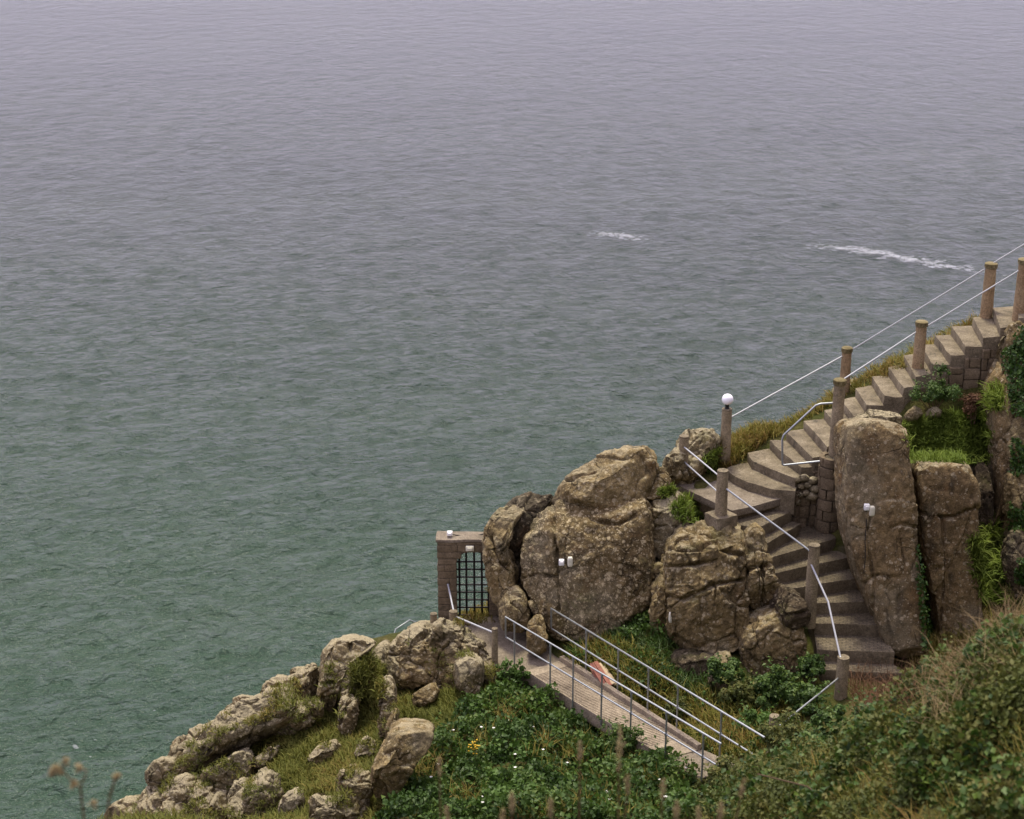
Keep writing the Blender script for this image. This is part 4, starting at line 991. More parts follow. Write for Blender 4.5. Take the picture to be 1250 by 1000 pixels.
# ------------------------------------------------------------------ path and footbridge
ZF, ZN = 30.22, 30.56
lf, ln2, rf, rn = Pz(642, 819, ZF), Pz(813, 926, ZN), Pz(688, 805, ZF), Pz(857, 914, ZN)
path_pts = [Pz(560, 764, ZF-.03), Pz(590, 793, ZF-.03), Pz(612, 818, ZF-.03), lf*np.array([1, 1, 0])+np.array([0, 0, ZF-.03]), rf*np.array([1, 1, 0])+np.array([0, 0, ZF-.03]), Pz(668, 786, ZF-.03), Pz(640, 770, ZF-.03), Pz(606, 752, ZF-.03), Pz(565, 754, ZF-.03)]
o = MB().prism(path_pts, .35).build('path', M['path'], None, bevel=.02, rough=.012, sub=3, origin=path_pts[0]); o['kind'] = 'structure'
br = empty('footbridge', (lf+rn)/2-np.array([0, 0, .35]), 'pale ridged concrete ramp footbridge leading from the gateway path', 'footbridge')
def lerp(a, b, f): return a*(1-f)+b*f
MB().prism([lf, ln2, rn, rf], .30).build('deck_slab', M['deck'], br, bevel=.018, rough=.01, sub=2)
rb = MB()
for k in range(64):
    f = .07+.82*k/64; a = lerp(lf, ln2, f); b_ = lerp(rf, rn, f); d = (b_-a); a2 = a+d*.03; b2 = b_-d*.11
    g = (ln2-lf)/np.linalg.norm(ln2-lf)*.017; up = np.array([0, 0, .012])
    j = np.array([0, 0, .004*math.sin(k*12.9)])
    rb.add([a2-g-up, b2-g-up, b2+g-up, a2+g-up, a2-g*.5+up+j, b2-g*.5+up-j, b2+g*.5+up-j, a2+g*.5+up+j], [(4, 5, 6, 7), (0, 1, 5, 4), (1, 2, 6, 5), (2, 3, 7, 6), (3, 0, 4, 7)])
o = rb.build('ridges', M['deck'], br); o['kind'] = 'stuff'
kw = (rn-rf); kn = np.cross(kw/np.linalg.norm(kw), np.array([0, 0, 1.]))
if kn[0] < 0: kn = -kn
def bar4(a, b_, w, h, name, mat, parent, bev=.012, rg=.008):
    d = (b_-a)/np.linalg.norm(b_-a); s_ = np.cross(d, np.array([0, 0, 1.])); s_ /= np.linalg.norm(s_); u_ = np.array([0, 0, 1.])
    V = [p+s_*w*i/2+u_*h*j for p in (a, b_) for i, j in ((-1, 0), (1, 0), (1, 1), (-1, 1))]
    return MB().add(V, [(0, 1, 2, 3), (7, 6, 5, 4), (0, 4, 5, 1), (1, 5, 6, 2), (2, 6, 7, 3), (3, 7, 4, 0)]).build(name, M[mat], parent, bevel=bev, rough=rg, sub=2)
bar4(rf-kn*.06+np.array([0, 0, -.06]), rn-kn*.06+np.array([0, 0, -.06]), .11, .17, 'kerb', 'deck', br)
# near-end slab
npts = [ln2*np.array([1, 1, 0])+np.array([0, 0, ZN-.02]), Pz(850, 952, ZN-.02), Pz(905, 934, ZN-.02), rn*np.array([1, 1, 0])+np.array([0, 0, ZN-.02])]
MB().prism(npts, .30).build('end_slab', M['path'], br, bevel=.02, rough=.01, sub=2)

def railing(label, A, B, postpx, side):
    """A,B: foot line of the rail; posts at given photo columns"""
    e_ = empty('bridge_railing', A, label, 'railing', 'galvanised tube railings of the footbridge')
    up = np.array([0, 0, 1.]); top = 1.06; md = .56
    MB().tube([A+up*md, A+up*top, B+up*top], .021, 10).build('top_rail', M['steel'], e_, smooth=True, sharp=60)
    MB().tube([A+up*md, B+up*md], .019, 10).build('middle_rail', M['steel'], e_, smooth=True, sharp=60)
    fs = np.linspace(0, 1, 2001); pp_ = pix(A[None]+(B-A)[None]*fs[:, None]+up*top)
    for px in postpx:
        f = fs[np.argmin(abs(pp_[:, 0]-px))]; p = lerp(A, B, f)
        po = MB().tube([p-up*.14, p+up*(top-.01)], .019, 10).build('post', M['steel'], e_, smooth=True, sharp=60)
        for zc in (md, top-.045): MB().tube([p+up*(zc-.04), p+up*(zc+.025)], .027, 10).build('clamp', M['steel'], po, smooth=True, sharp=60)
    return e_
def slab_z(p):      # deck height under a point on the bridge line
    f = np.dot((p-lf)[:2], (ln2-lf)[:2])/np.dot((ln2-lf)[:2], (ln2-lf)[:2]); return ZF+(ZN-ZF)*f
A = lf+(lf-ln2)*.155+kn*-.03; B = ln2+(ln2-lf)*.33-kn*.03
railing('long galvanised railing on the bramble side of the footbridge', A, B, (628, 672, 700, 735, 771, 814, 859), -1)
A = rf+(rf-rn)*.11+kn*.02; B = rn+(rn-rf)*.36+kn*.02
railing('long galvanised railing on the boulder side of the footbridge', A, B, (716, 755, 792, 828, 881), 1)

# stack of red and pale planks behind the bridge
st = empty('plank_stack', P(735, 838, 31.3), 'stack of reddish and bare timber planks leaning behind the bridge kerb', 'timber stack')
for k, (x0, y0, x1, y1, m_) in enumerate(((722, 811, 738, 832, 'plank_red'), (723, 817, 737, 836, 'plank_red'), (727, 809, 745, 832, 'plank_red'), (731, 811, 749, 830, 'plank_pale'), (736, 815, 752, 831, 'plank_pale'))):
    a = P(x0, y0, 31.55+.04*k); b_ = P(x1, y1+6, 31.0+.05*k)
    bar4(a, b_, .10, .035, 'plank', m_, st, .006, .003)

# floodlights on the crags
_rv = np.concatenate(SURF_V); rock_bvh = BVHTree.FromPolygons(_rv.tolist(), np.concatenate(SURF_F).tolist())
def surfY(px, py, default):
    h = rock_bvh.ray_cast(Vector((0, 0, CAM_H)), Vector(ray(px, py)))[0]
    return h.y-.04 if h is not None else default
def flood(px, py, Y, label, second=True):
    p = P(px, py, surfY(px, py, Y))
    boxlamp('floodlight', label, 'floodlight', p, .12, .10, .14, 'white')
flood(685.5, 686.5, 32.05, 'small white square floodlight fixed to the lichen-speckled boulder')
flood(1058, 619, 33.0, 'small white square floodlight high on the tall pillar with a cable below')
def bulk(px, py, Y, label):
    p = P(px, py, surfY(px, py, Y)); e_ = empty('bulkhead_light', p, label, 'light', 'small electric fittings')
    S_, F_ = cubesphere(8); k_ = 1/((abs(S_)**4).sum(1)**.25)
    mk('cover', p+S_*k_[:, None]*np.array([.06, .05, .12]), F_, M['cream'], e_, smooth=True)
    MB().box(p+np.array([0, .05, 0]), .09, .06, .2).build('back_plate', M['white'], e_, bevel=.01)
bulk(696, 686, 32.02, 'cream oval light next to the floodlight on the speckled boulder')
bulk(1064.5, 624, 32.98, 'cream oval light next to the floodlight on the tall pillar')
bulk(819.5, 754, 31.95, 'narrow white oval light in the cleft of the fissured crag')

cb = [P(x, y, surfY(x, y, 33)+.02) for x, y in ((1058, 623), (1057.5, 640), (1056, 660), (1056.5, 680), (1054.5, 700))]
tag(MB().tube(cb, .009, 6).build('cable', M['black'], None, smooth=True, origin=cb[0]), 'thin black cable hanging down the tall pillar from its floodlight', 'cable')
# ------------------------------------------------------------------ plants
b0 = sum(len(v) for v in SURF_V)
RV = np.concatenate(SURF_V+[TV]); RF = np.concatenate(SURF_F+[TF+b0]); NROCK = sum(len(f) for f in SURF_F)
vis = RV[RF[:, 0]][:, 1] < 45
sel = np.nonzero(vis)[0]; SELF = RF[sel]
bvh = BVHTree.FromPolygons(RV.tolist(), SELF.tolist(), all_triangles=False)
isrock = sel < NROCK
def inpoly(pt, poly):
    x, y = pt[:, 0], pt[:, 1]; r = np.zeros(len(pt), bool); n = len(poly)
    for i in range(n):
        x1, y1 = poly[i]; x2, y2 = poly[(i+1) % n]
        if y1 == y2: continue
        m = ((y1 > y) != (y2 > y)) & (x < (x2-x1)*(y-y1)/(y2-y1)+x1); r ^= m
    return r
def scatter(polys, n, rng, where='any', minnz=-1, dens=None):
    pts, nrm = [], []
    polys = polys if isinstance(polys[0][0], (list, tuple)) else [polys]
    A = []
    for pl in polys:
        a = np.array(pl, float); lo, hi = a.min(0), a.max(0); A.append(max(1, (hi-lo).prod()*.6))
    tot = sum(A)
    for pl, ar in zip(polys, A):
        a = np.array(pl, float); lo, hi = a.min(0), a.max(0); m = int(n*ar/tot*1.9)+4
        u = lo+(hi-lo)*rng.random((m, 2)); u = u[inpoly(u, pl)][:max(1, int(n*ar/tot))]
        for x, y in u:
            d = ray(x, y)
            h, nn, i, _ = bvh.ray_cast(Vector((0, 0, CAM_H)), Vector(d))
            if h is None: continue
            if where == 'ground' and isrock[i]: continue
            if where == 'rock' and not isrock[i]: continue
            if nn.z < 0 and not isrock[i]: nn = -nn
            if nn.dot(Vector(d)) > 0: nn = -nn
            if nn.z < minnz: continue
            pts.append(h[:]); nrm.append(nn[:])
    return np.array(pts).reshape(-1, 3), np.array(nrm).reshape(-1, 3)
def attr(o, t):
    a = o.data.attributes.new('tint', 'FLOAT', 'POINT'); a.data.foreach_set('value', t.astype(np.float32))
def unit(v): return v/np.maximum(np.linalg.norm(v, axis=1)[:, None], 1e-9)
def blades(name, base, nrm, mat, rng, L=.22, W=.012, per=7, spread=.5, clump=.05, droop=.35, tintb=0, parent=None, wind=(-.08, -.05)):
    if len(base) == 0: return None
    ct = rng.random(len(base)); ct = .5*ct+.5*np.clip(.5+.6*fbm(base, .9, 3, 31), 0, 1)
    B = np.repeat(base, per, 0); Nn = np.repeat(nrm, per, 0); T = np.repeat(ct, per); n = len(B)
    B = B+rng.normal(size=(n, 3))*np.array([clump, clump, clump*.3])
    up = unit(np.array([0, 0, 1.])*.75+.45*Nn+rng.normal(size=(n, 3))*spread*.6+np.array([wind[0], wind[1], 0]))
    l = L*(.45+.8*rng.random(n))*np.repeat(.7+.6*rng.random(len(base)), per)
    sd_ = unit(np.cross(up, rng.normal(size=(n, 3)))); w = W*(.6+.7*rng.random(n))
    lean = np.stack([rng.normal(size=n), rng.normal(size=n), np.zeros(n)], 1)*.25+np.array([wind[0], wind[1], -droop])
    m = B+up*(l*.55)[:, None]; tip = m+unit(up+lean*.9)*(l*.5)[:, None]
    V = np.stack([B-sd_*w[:, None], B+sd_*w[:, None], m+sd_*(w*.75)[:, None], m-sd_*(w*.75)[:, None], tip], 1).reshape(-1, 3)
    i = np.arange(n)*5; F = np.concatenate([np.stack([i, i+1, i+2], 1), np.stack([i, i+2, i+3], 1), np.stack([i+3, i+2, i+4], 1)])
    fn = np.cross(up, sd_); flip = fn[:, 2] < 0        # every blade shows its upper side
    F3 = F.reshape(3, n, 3); F3[:, flip] = F3[:, flip][:, :, ::-1]; F = F3.reshape(-1, 3)
    a0, b0_, c0_ = V[F[:n, 0]], V[F[:n, 1]], V[F[:n, 2]]
    if (np.cross(b0_-a0, c0_-a0)[:, 2] < 0).mean() > .5: F = F[:, ::-1].copy()
    o = mk(name, V, F, M[mat], parent, smooth=True, origin=None if parent else base[0])
    cn = unit(np.array([0, -.15, 1.])+.35*rng.normal(size=(n, 3))+.4*np.where(flip, -1, 1)[:, None]*fn)
    o.data.normals_split_custom_set_from_vertices(np.repeat(cn, 5, 0).tolist())
    tt = np.clip(.55*T+.45*rng.random(n)+tintb, 0, 1); attr(o, np.repeat(tt, 5)); return o
def leaves(name, cen, mat, rng, size=.06, ratio=.62, upb=.6, tint=None, parent=None, outw=None):
    n = len(cen)
    if n == 0: return None
    nn = unit(rng.normal(size=(n, 3))+np.array([0, -.25, upb*1.6]) + (0 if outw is None else outw*1.4))
    ax = unit(np.cross(nn, rng.normal(size=(n, 3)))); sd_ = np.cross(nn, ax)
    l = size*(.55+.8*rng.random(n))[:, None]; w = l*ratio*.5
    fold = nn*(w*.45)
    V = np.stack([cen-ax*l*.5, cen-ax*l*.1+sd_*w+fold, cen+ax*l*.5-nn*l*.12, cen-ax*l*.1-sd_*w+fold, cen+ax*l*.0], 1).reshape(-1, 3)
    i = np.arange(n)*5
    F = np.concatenate([np.stack([i, i+4, i+1], 1), np.stack([i+4, i+2, i+1], 1), np.stack([i, i+3, i+4], 1), np.stack([i+4, i+3, i+2], 1)])
    o = mk(name, V, F, M[mat], parent, origin=None if parent else cen[0])
    t = rng.random(n) if tint is None else np.clip(.6*tint+.4*rng.random(n), 0, 1)
    attr(o, np.repeat(t, 5)); return o
def canopy(base, nrm, rng, hmin, hmax, scale=.8, seed=1):
    """push points off the ground into a mounded leaf canopy"""
    h = hmin+(hmax-hmin)*np.clip(.5+.75*fbm(base, scale, 3, seed), 0, 1)
    f = rng.random(len(base))**.45
    off = unit(.6*nrm+np.array([0, 0, .8]))
    return base+off*(h*f)[:, None]+rng.normal(size=base.shape)*.03, f
rg = np.random.default_rng(42)
TURF = [[(110, 1014), (180, 962), (300, 890), (460, 800), (610, 800), (600, 862), (500, 962), (455, 1014)], [(195, 960), (245, 925), (285, 898), (345, 885), (400, 876), (425, 895), (430, 935), (400, 965), (360, 980), (350, 1010), (290, 1010), (310, 940), (300, 915), (250, 945)],
        [(410, 880), (440, 830), (455, 812), (478, 828), (470, 870), (460, 905), (430, 915)], [(340, 860), (395, 850), (420, 890), (345, 900)]]
p, n_ = scatter(TURF, 8500, rg, 'ground'); tag(blades('turf_grass', p, n_, 'grass', rg, .17, .010, 9, 1.0, .07, .5), 'tussocky olive and straw grass between the low brow rocks', 'grass', None, 'stuff')
p, n_ = scatter([[(480, 850), (515, 835), (560, 845), (605, 830), (605, 860), (560, 890), (520, 905), (490, 900)]], 1500, rg, 'ground'); tag(blades('turf_grass', p, n_, 'grass', rg, .17, .010, 9, 1.0, .06, .5, -.1), 'green grass pocket under the great flat-faced block', 'grass', None, 'stuff')
p, n_ = scatter([[(430, 815), (450, 800), (470, 815), (466, 850), (445, 860), (428, 845)]], 420, rg); tag(blades('turf_grass', p, n_, 'grass', rg, .22, .011, 8, .5, .06, .7), 'rounded grass cushion between slab and square brown rock', 'grass', None, 'stuff')
p, n_ = scatter([[(1106, 515), (1150, 505), (1205, 505), (1214, 530), (1210, 566), (1178, 566), (1112, 563)]], 2300, rg, 'any', .2); tag(blades('green_grass', p, n_, 'grass_green', rg, .17, .010, 9, 1.0, .06, .5), 'soft bright green turf on top of the square pillar', 'grass', None, 'stuff')
p, n_ = scatter([[(872, 560), (890, 528), (915, 508), (965, 500), (1012, 478), (1022, 492), (985, 512), (940, 535), (905, 560), (885, 578)]], 2600, rg, 'any', .2); tag(blades('rusty_grass', p, n_, 'grass_rust', rg, .21, .011, 8, .6, .05, .45), 'rust and yellow grass knoll beyond the landing above the sea', 'grass', None, 'stuff')
p, n_ = scatter([[(818, 618), (838, 603), (866, 612), (866, 628), (845, 640), (822, 634)], [(803, 600), (820, 590), (824, 604), (806, 608)], [(856, 560), (878, 545), (882, 572), (862, 580)]], 420, rg); tag(blades('green_grass', p, n_, 'grass_green', rg, .17, .010, 8, .6, .04, .6), 'mossy green grass tufts on rock ledges around the landing', 'grass', None, 'stuff')
p, n_ = scatter([[(1185, 660), (1215, 640), (1225, 700), (1240, 740), (1200, 740), (1190, 700)], [(1205, 480), (1222, 470), (1222, 500), (1208, 505)]], 700, rg); tag(blades('green_grass', p, n_, 'grass_green', rg, .35, .012, 8, .6, .06, .8, .1), 'long drooping grass in the recess below the ivy cliff', 'grass', None, 'stuff')
p, n_ = scatter([[(690, 800), (740, 780), (800, 800), (830, 845), (905, 850), (985, 830), (1000, 860), (960, 895), (910, 925), (870, 925), (790, 870), (720, 820)]], 2200, rg, 'ground'); tag(blades('green_grass', p, n_, 'grass_rust', rg, .26, .012, 7, .6, .07, .5, -.15), 'ragged grass filling the hollow between footbridge and crags', 'grass', None, 'stuff')
p, n_ = scatter([[(1015, 487), (1050, 458), (1110, 425), (1185, 378), (1195, 392), (1125, 440), (1060, 478)], [(880, 545), (900, 520), (950, 500), (960, 512), (905, 540)]], 1500, rg, 'any', .2); tag(blades('rusty_grass', p, n_, 'grass_rust', rg, .2, .010, 8, .9, .06, .45), 'rusty grass fringe behind the upper flight above the sea', 'grass', None, 'stuff')
p, n_ = scatter([[(690, 795), (760, 760), (800, 735), (832, 800), (900, 835), (985, 820), (1000, 850), (900, 870), (800, 850)]], 900, rg, 'ground'); tag(blades('green_grass', p, n_, 'bramble', rg, .24, .011, 8, .9, .08, .5, .05), 'green grass at the foot of the crags', 'grass', None, 'stuff')
ROCKTURF = [[(130, 1000), (190, 935), (260, 880), (330, 840), (470, 785), (600, 780), (605, 840), (470, 900), (450, 985), (330, 1000)]]
p, n_ = scatter(ROCKTURF, 9000, rg, 'rock', .55); kk = fbm(p, .55, 3, 71) > .22; p, n_ = p[kk], n_[kk]
tag(blades('turf_grass', p, n_, 'grass', rg, .12, .009, 9, 1.0, .05, .6), 'turf tufts rooted in cracks of the low brow rocks', 'grass', None, 'stuff')
# gate side ledge
p, n_ = scatter([[(556, 725), (600, 720), (604, 765), (556, 765)]], 260, rg); tag(blades('turf_grass', p, n_, 'grass_rust', rg, .16, .01, 8, .6, .05, .5), 'yellow grass ledge glimpsed through the iron gate', 'grass', None, 'stuff')

# bramble slope below the bridge
BR = [[(500, 965), (530, 905), (565, 870), (605, 838), (640, 828), (665, 856), (720, 895), (760, 920), (812, 940), (850, 962), (850, 1012), (455, 1012)]]
p, n_ = scatter(BR, 24000, rg, 'ground'); q, f = canopy(p, n_, rg, -.08, .62, .7, 4)
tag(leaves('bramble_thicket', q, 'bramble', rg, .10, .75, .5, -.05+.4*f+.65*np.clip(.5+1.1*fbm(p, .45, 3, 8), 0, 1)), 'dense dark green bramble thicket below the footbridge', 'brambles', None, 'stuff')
p, n_ = scatter(BR, 5000, rg, 'ground'); q, f = canopy(p, n_, rg, .15, .62, .8, 4); kk = fbm(p, .5, 2, 77) > .05; q, f = q[kk], f[kk]
leaves_b = leaves('bramble_thicket', q, 'bright', rg, .10, .7, .6, f); tag(leaves_b, 'fresh bright bramble shoots over the dark thicket', 'brambles', None, 'stuff')
def mound(px, py, Y, r, n, mats, size, label, cat='shrub', name='shrub', up=.5, group=None, stems=6, sq=(1, .8, .75), depth=.5, seed=0, upb=.6):
    """a single leafy shrub: crown of leaves in lumps, with stems"""
    rr = np.random.default_rng(int(px*3+py)+seed); c0 = P(px, py, Y); base = c0-np.array([0, 0, r*sq[2]])
    e_ = empty(name, base, label, cat, group)
    nl = max(9, int(26*r/.5)); lc = c0+unit(rr.normal(size=(nl, 3)))*(rr.random(nl)**.5)[:, None]*r*(.7+.5*rr.random(nl))[:, None]*np.array(sq); lr = r*(.14+.24*rr.random(nl))
    k = rr.integers(0, nl, n); dv = unit(rr.normal(size=(n, 3))); C = lc[k]+dv*(lr[k]*(rr.random(n)**.35))[:, None]
    ns = int(18*r/.5); t_ = rr.random((ns, 14))**.8; sdv = unit(rr.normal(size=(ns, 3))*np.array([1, 1, .6])+np.array([0, 0, .6]))
    shoot = (c0+sdv[:, None]*(t_*r*(1.0+.45*rr.random((ns, 1))))[:, :, None]+rr.normal(size=(ns, 14, 3))*.02).reshape(-1, 3)
    C = np.concatenate([C, shoot]); dv = np.concatenate([dv, np.repeat(sdv, 14, 0)]); n = len(C)
    tt = np.clip(.5+.5*dv[:, 2]*.6+.25*rr.normal(size=n), 0, 1)
    leaves('leaves', C, mats, rr, size, .6, upb, tt, e_, dv)
    for s_ in range(stems):
        a = base+rr.normal(size=3)*np.array([.05, .05, .02])-np.array([0, 0, .25]); b_ = lc[s_ % nl]
        MB().tube([a, (a+b_)/2+rr.normal(size=3)*.05, b_], [.014, .010, .005], 5, False).build('stem', M['twig'], e_)
    return e_
mound(762, 908, 28.75, .55, 2600, 'bramble', .08, 'bramble mound spilling over the edge of the footbridge deck')
mound(872, 962, 27.0, .5, 1800, 'gorse', .08, 'olive shrub masking the near end slab of the footbridge')
mound(805, 935, 28.0, .42, 1500, 'bramble', .08, 'smaller bramble hump near the lower end of the footbridge')
mound(1142, 478, 36.0, .5, 2600, 'bramble', .06, 'dark round bush growing against the stairs by the tan post', sq=(1.25, .8, .6))
mound(1188, 492, 36.0, .36, 1300, 'heather', .06, 'russet heather clump beside the turf terrace', sq=(1, .8, .7))
mound(1150, 452, 36.35, .18, 260, 'bramble', .05, 'little green sprig below the high masonry wall', stems=3)
mound(625, 822, 31.9, .32, 800, 'bright', .08, 'bright leafy plant by the bridge head', stems=4)
mound(758, 795, 32.6, .42, 900, 'bright', .09, 'bright bush in the cleft behind the footbridge', sq=(.8, .6, 1))
mound(780, 830, 31.8, .45, 1100, 'bramble', .08, 'dark leafy bush at the foot of the speckled crag')
mound(800, 812, 32.0, .4, 1200, 'bramble', .08, 'dark bush in front of the narrow upright rock')
mound(740, 832, 31.5, .28, 600, 'gorse', .07, 'olive bush just past the timber stack')
mound(830, 868, 30.3, .3, 700, 'gorse', .07, 'olive bush against the boulder-side railing')
mound(715, 800, 32.5, .25, 450, 'bramble', .08, 'small dark plant beside the timber stack', stems=3)
mound(850, 862, 30.6, .30, 500, 'bright', .08, 'light green bush below the low broad block', stems=4)
for k, (x, y, Y, r, m_, lb) in enumerate(((905, 850, 30.4, .5, 'gorse', 'olive shrub below the pitted stone by the bridge railing'), (945, 842, 30.5, .55, 'bramble', 'deep green shrub under the lumpy boulder'), (985, 855, 30.2, .5, 'bramble', 'deep green shrub by the stair foot post'), (925, 885, 29.4, .45, 'bright', 'pale feathery shrub around the buried white-topped post'), (965, 905, 27.5, .6, 'gorse', 'broad feathery shrub in front of the descending handrail'), (1015, 895, 26.0, .6, 'bramble', 'tall dense shrub before the foot of the stairs'), (905, 945, 26.2, .5, 'gorse', 'olive shrub covering the end of the footbridge'), (1060, 905, 24.0, .6, 'gorse', 'spreading olive shrub beside the rusty dead stems'), (945, 960, 24.4, .6, 'gorse', 'olive shrub hugging the near bank edge'), (885, 820, 31.0, .4, 'bramble', 'dark shrub between the pitted stone and the lumpy boulder'), (990, 815, 31.2, .35, 'bramble', 'dark shrub squeezed between boulder and stair side'), (1000, 940, 22.5, .7, 'bramble', 'large dark shrub crowning the near bank'), (1090, 880, 20.5, .5, 'bramble', 'rounded dark shrub on the bank below the pillars'), (1150, 850, 17.2, .4, 'bramble', 'dark leafy clump on the bank crest'), (1225, 800, 15.8, .38, 'bramble', 'leafy clump under the straw grass on the bank crest'))):
    mound(x, y, Y, r, int(4200*r/.5), m_, .085, lb, seed=k, upb=.8)
HOL = [[(690, 800), (740, 772), (795, 745), (828, 800), (840, 842), (905, 850), (985, 830), (1000, 860), (960, 895), (910, 925), (870, 925), (790, 870), (720, 820)]]
p, n_ = scatter(HOL, 9000, rg, 'ground'); kk = fbm(p, .7, 3, 91) > -.12; p, n_ = p[kk], n_[kk]; q, f = canopy(p, n_, rg, .0, .34, .6, 24)
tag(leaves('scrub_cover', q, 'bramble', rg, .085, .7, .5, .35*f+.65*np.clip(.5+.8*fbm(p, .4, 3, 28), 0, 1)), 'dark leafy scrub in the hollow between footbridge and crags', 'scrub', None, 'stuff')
mound(968, 758, 32.2, .26, 500, 'bramble', .07, 'dark plant filling the gap left of the weathered thick post', stems=3)
# foreground bank
BANK = [[(1262, 745), (1200, 785), (1150, 812), (1110, 842), (1060, 872), (1010, 900), (950, 925), (900, 955), (850, 985), (830, 1014), (1262, 1014)]]
p, n_ = scatter(BANK, 26000, rg, 'ground'); q, f = canopy(p, n_, rg, -.12, .42, .75, 14)
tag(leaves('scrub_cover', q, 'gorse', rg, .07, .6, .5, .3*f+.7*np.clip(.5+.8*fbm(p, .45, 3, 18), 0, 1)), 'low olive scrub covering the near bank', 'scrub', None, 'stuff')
p, n_ = scatter(BANK, 7000, rg, 'ground'); q, f = canopy(p, n_, rg, -.05, .46, .75, 14); kk = fbm(p, .8, 2, 51) > .0; q = q[kk]
tag(leaves('scrub_cover', q, 'bramble', rg, .09, .75, .6), 'broader bramble leaves scattered through the near bank scrub', 'scrub', None, 'stuff')
p, n_ = scatter([[(1262, 745), (1200, 785), (1140, 820), (1150, 850), (1220, 820), (1262, 800)]], 420, rg, 'ground'); tag(blades('dry_grass', p, n_, 'straw', rg, .24, .004, 4, 1.0, .08, .3), 'dry straw grass along the crest of the near bank', 'grass', None, 'stuff')
p, n_ = scatter(BANK, 800, rg, 'ground'); tag(blades('rusty_grass', p, n_, 'grass_rust', rg, .22, .004, 5, .8, .05, .3), 'thin rusty grass stems through the near bank scrub', 'grass', None, 'stuff')
p, n_ = scatter([[(1035, 830), (1070, 815), (1110, 820), (1130, 850), (1090, 880), (1045, 870)]], 260, rg, 'ground'); tag(blades('dry_grass', p, n_, 'heather', rg, .45, .007, 5, 1.0, .08, .1, .1), 'rusty dead stems at the foot of the lower stairs', 'grass', None, 'stuff')
p, n_ = scatter([[(1120, 790), (1160, 780), (1200, 750), (1215, 765), (1150, 815), (1110, 825)]], 500, rg, 'ground'); tag(blades('rusty_grass', p, n_, 'grass_rust', rg, .4, .01, 6, .7, .08, .2), 'ragged weeds at the foot of the pillars', 'grass', None, 'stuff')
p, n_ = scatter([[(1262, 745), (1200, 785), (1120, 835), (1130, 900), (1262, 850)]], 260, rg, 'ground'); tag(blades('dry_grass', p+np.array([0, 0, .12]), n_, 'straw', rg, .42, .0035, 4, 1.1, .10, .4), 'bleached straw stems arching out of the bank scrub', 'grass', None, 'stuff')
# arching bare stems on the bank
for k, (pts, lb) in enumerate(((((1170, 940, 14.2), (1190, 915, 14.2), (1215, 905, 14.1), (1235, 907, 14.0)), 'bare brown bramble stem arching over the near bank'), (((1130, 855, 17.5), (1133, 835, 17.4), (1131, 815, 17.4)), 'pale bare stem rising by the pillars'), (((1020, 985, 15.5), (985, 960, 15.8), (925, 945, 16.2)), 'bare twig lying through the bank shrubs'))):
    w = [P(*q_) for q_ in pts]; tag(MB().tube(w, [.012, .010, .008, .005][:len(w)], 6).build('bramble_stem', M['twig'], None, smooth=True, origin=w[0]), lb, 'stem')
# ivy
p, n_ = scatter([[(1226, 430), (1240, 405), (1262, 395), (1262, 720), (1240, 710), (1234, 640), (1236, 520)]], 5200, rg, 'rock')
dd = fbm(p, .6, 3, 61); kk = dd > -.15; p, n_ = p[kk], n_[kk]
tag(leaves('ivy', p+n_*(.02+.09*rg.random(len(p)))[:, None], 'ivy', rg, .075, .8, .2, None, None, n_), 'curtain of ivy hanging down the cliff rock', 'ivy', None, 'stuff')
p, n_ = scatter([[(1117, 660), (1128, 690), (1140, 760), (1142, 795), (1126, 795), (1120, 730)]], 700, rg); tag(leaves('ivy', p+n_*(.02+.10*rg.random(len(p)))[:, None], 'ivy', rg, .07, .8, .3, None, None, n_), 'ivy climbing the cleft between the two pillars', 'ivy', None, 'stuff')
p, n_ = scatter(BR, 900, rg, 'ground'); kk = fbm(p, .8, 2, 97) > .1; p, n_ = p[kk], n_[kk]
tag(blades('rusty_grass', p+np.array([0, 0, .2]), n_, 'grass_rust', rg, .38, .006, 5, .9, .06, .4), 'wisps of dry grass threading the bramble thicket', 'grass', None, 'stuff')
# flowers in the brambles
p, n_ = scatter(BR, 34, rg, 'ground'); q, f = canopy(p, n_, rg, .35, .5, .9, 4); fl = MB()
for c_ in q[:44]:
    for j in range(5):
        an = j*1.2566; d = np.array([math.cos(an), math.sin(an)*.8, .35]); s_ = np.array([-math.sin(an), math.cos(an), 0])
        fl.add([c_, c_+d*.02+s_*.013, c_+d*.034, c_+d*.02-s_*.013], [(0, 1, 2, 3)])
tag(fl.build('white_flowers', M['petal'], None), 'tiny white bramble flowers dotted over the thicket', 'flowers', None, 'stuff')
rag = empty('yellow_ragwort', ground_hit(580, 945), 'upright yellow flower spike growing in the brambles', 'flower')
b_ = np.array(rag.location); MB().tube([b_, b_+np.array([.02, 0, .55])], .008, 5).build('stem', M['twig'], rag)
rr = np.random.default_rng(7); yf = MB()
for k in range(26):
    c_ = b_+np.array([rr.normal()*.06, rr.normal()*.06, .5+rr.random()*.28]); yf.box(c_, .03, .03, .014, rr.random()*3)
yf.build('flower_heads', M['yellow'], rag)['kind'] = 'stuff'

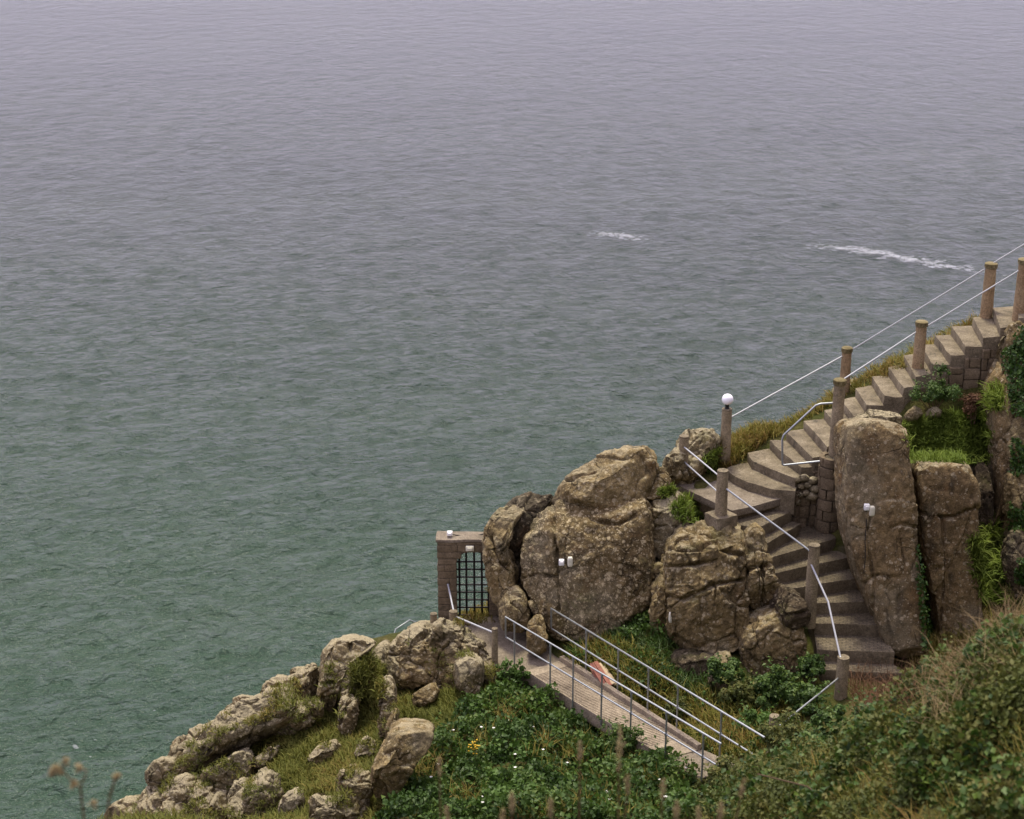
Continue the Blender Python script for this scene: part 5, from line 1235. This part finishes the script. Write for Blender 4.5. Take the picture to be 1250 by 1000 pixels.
# ------------------------------------------------------------------ blurred dry stalks right below the viewpoint
def stalk(px, py, Y, label, head=.16, r=.011, slant=0, seed=0):
    rr = np.random.default_rng(seed+int(px)); tip = P(px, py, Y)
    foot = np.array([tip[0]+slant, tip[1]+.05, float(tz(tip[0]+slant, tip[1]+.05))-.03])
    e_ = empty('dry_grass_stalk', foot, label, 'grass stalk', 'dry stalks below the viewpoint')
    d = tip-foot; L_ = np.linalg.norm(d); d /= L_
    bend = np.array([rr.normal()*.02, 0, 0])
    MB().tube([foot, foot+d*L_*.5+bend, tip-d*head*.8], [.007, .006, .005], 6).build('stem', M['straw'], e_, smooth=True)
    n = 130; f = rr.random(n); w = r*np.sin(np.clip(f*.9+.1, 0, 1)*math.pi)**.7
    C = tip-d*(head*(1-f))[:, None]+rr.normal(size=(n, 3))*w[:, None]*.7
    leaves('seed_head', C, 'seed', rr, .022, .4, 1.2, None, e_)['kind'] = 'stuff'
tall = 'tall pale grass stalk with a long feathery seed head above the brambles'
stalk(757, 886, 8.0, tall, .30, .013, .0)
few = 'short blurred grass seed head at the near edge of the bank'
for k, (x, y, Y, sl) in enumerate(((625, 967, 4.4, .01), (614, 988, 4.3, -.02), (672, 975, 4.5, .0), (708, 905, 5.6, .02), (766, 946, 4.8, .03), (810, 952, 4.7, -.02), (826, 978, 4.3, .02), (853, 985, 4.4, .02), (880, 980, 4.5, .0), (909, 950, 5.0, -.12), (536, 925, 5.6, .01), (545, 985, 4.4, .05))):
    stalk(x, y, Y+2.8, few, .12, .008, sl, k)
def umbel(label, segs, heads, Y):
    w = [P(x, y, Y) for x, y in segs[0]]; foot = np.array([w[0][0], w[0][1], float(tz(w[0][0], w[0][1]))-.03])
    e_ = empty('dry_umbel', foot, label, 'dried flower', 'dried umbel stalks below the viewpoint')
    MB().tube([foot]+w, .006, 6).build('stem', M['straw'], e_, smooth=True)
    for s_ in segs[1:]: MB().tube([P(x, y, Y) for x, y in s_], .0045, 6).build('branch', M['straw'], e_, smooth=True)
    for k, (x, y) in enumerate(heads):
        rr = np.random.default_rng(k); C = P(x, y, Y)+rr.normal(size=(46, 3))*.0075
        leaves('flower_head', C, 'seed', rr, .02, .6, .8, None, e_)['kind'] = 'stuff'
umbel('branching dry umbel stalk with several brown heads against the green sea', [[(103, 1003), (98, 962)], [(98, 962), (90, 955), (76, 942)], [(98, 962), (103, 950), (106, 941), (97, 937)], [(76, 942), (78, 930)]], [(68, 938), (80, 928), (97, 938), (72, 942), (90, 957), (63, 944)], 6.4)
umbel('single dry umbel stalk with one brown head against the green sea', [[(129, 1003), (134, 972), (142, 948)]], [(143, 948), (114, 980)], 6.5)
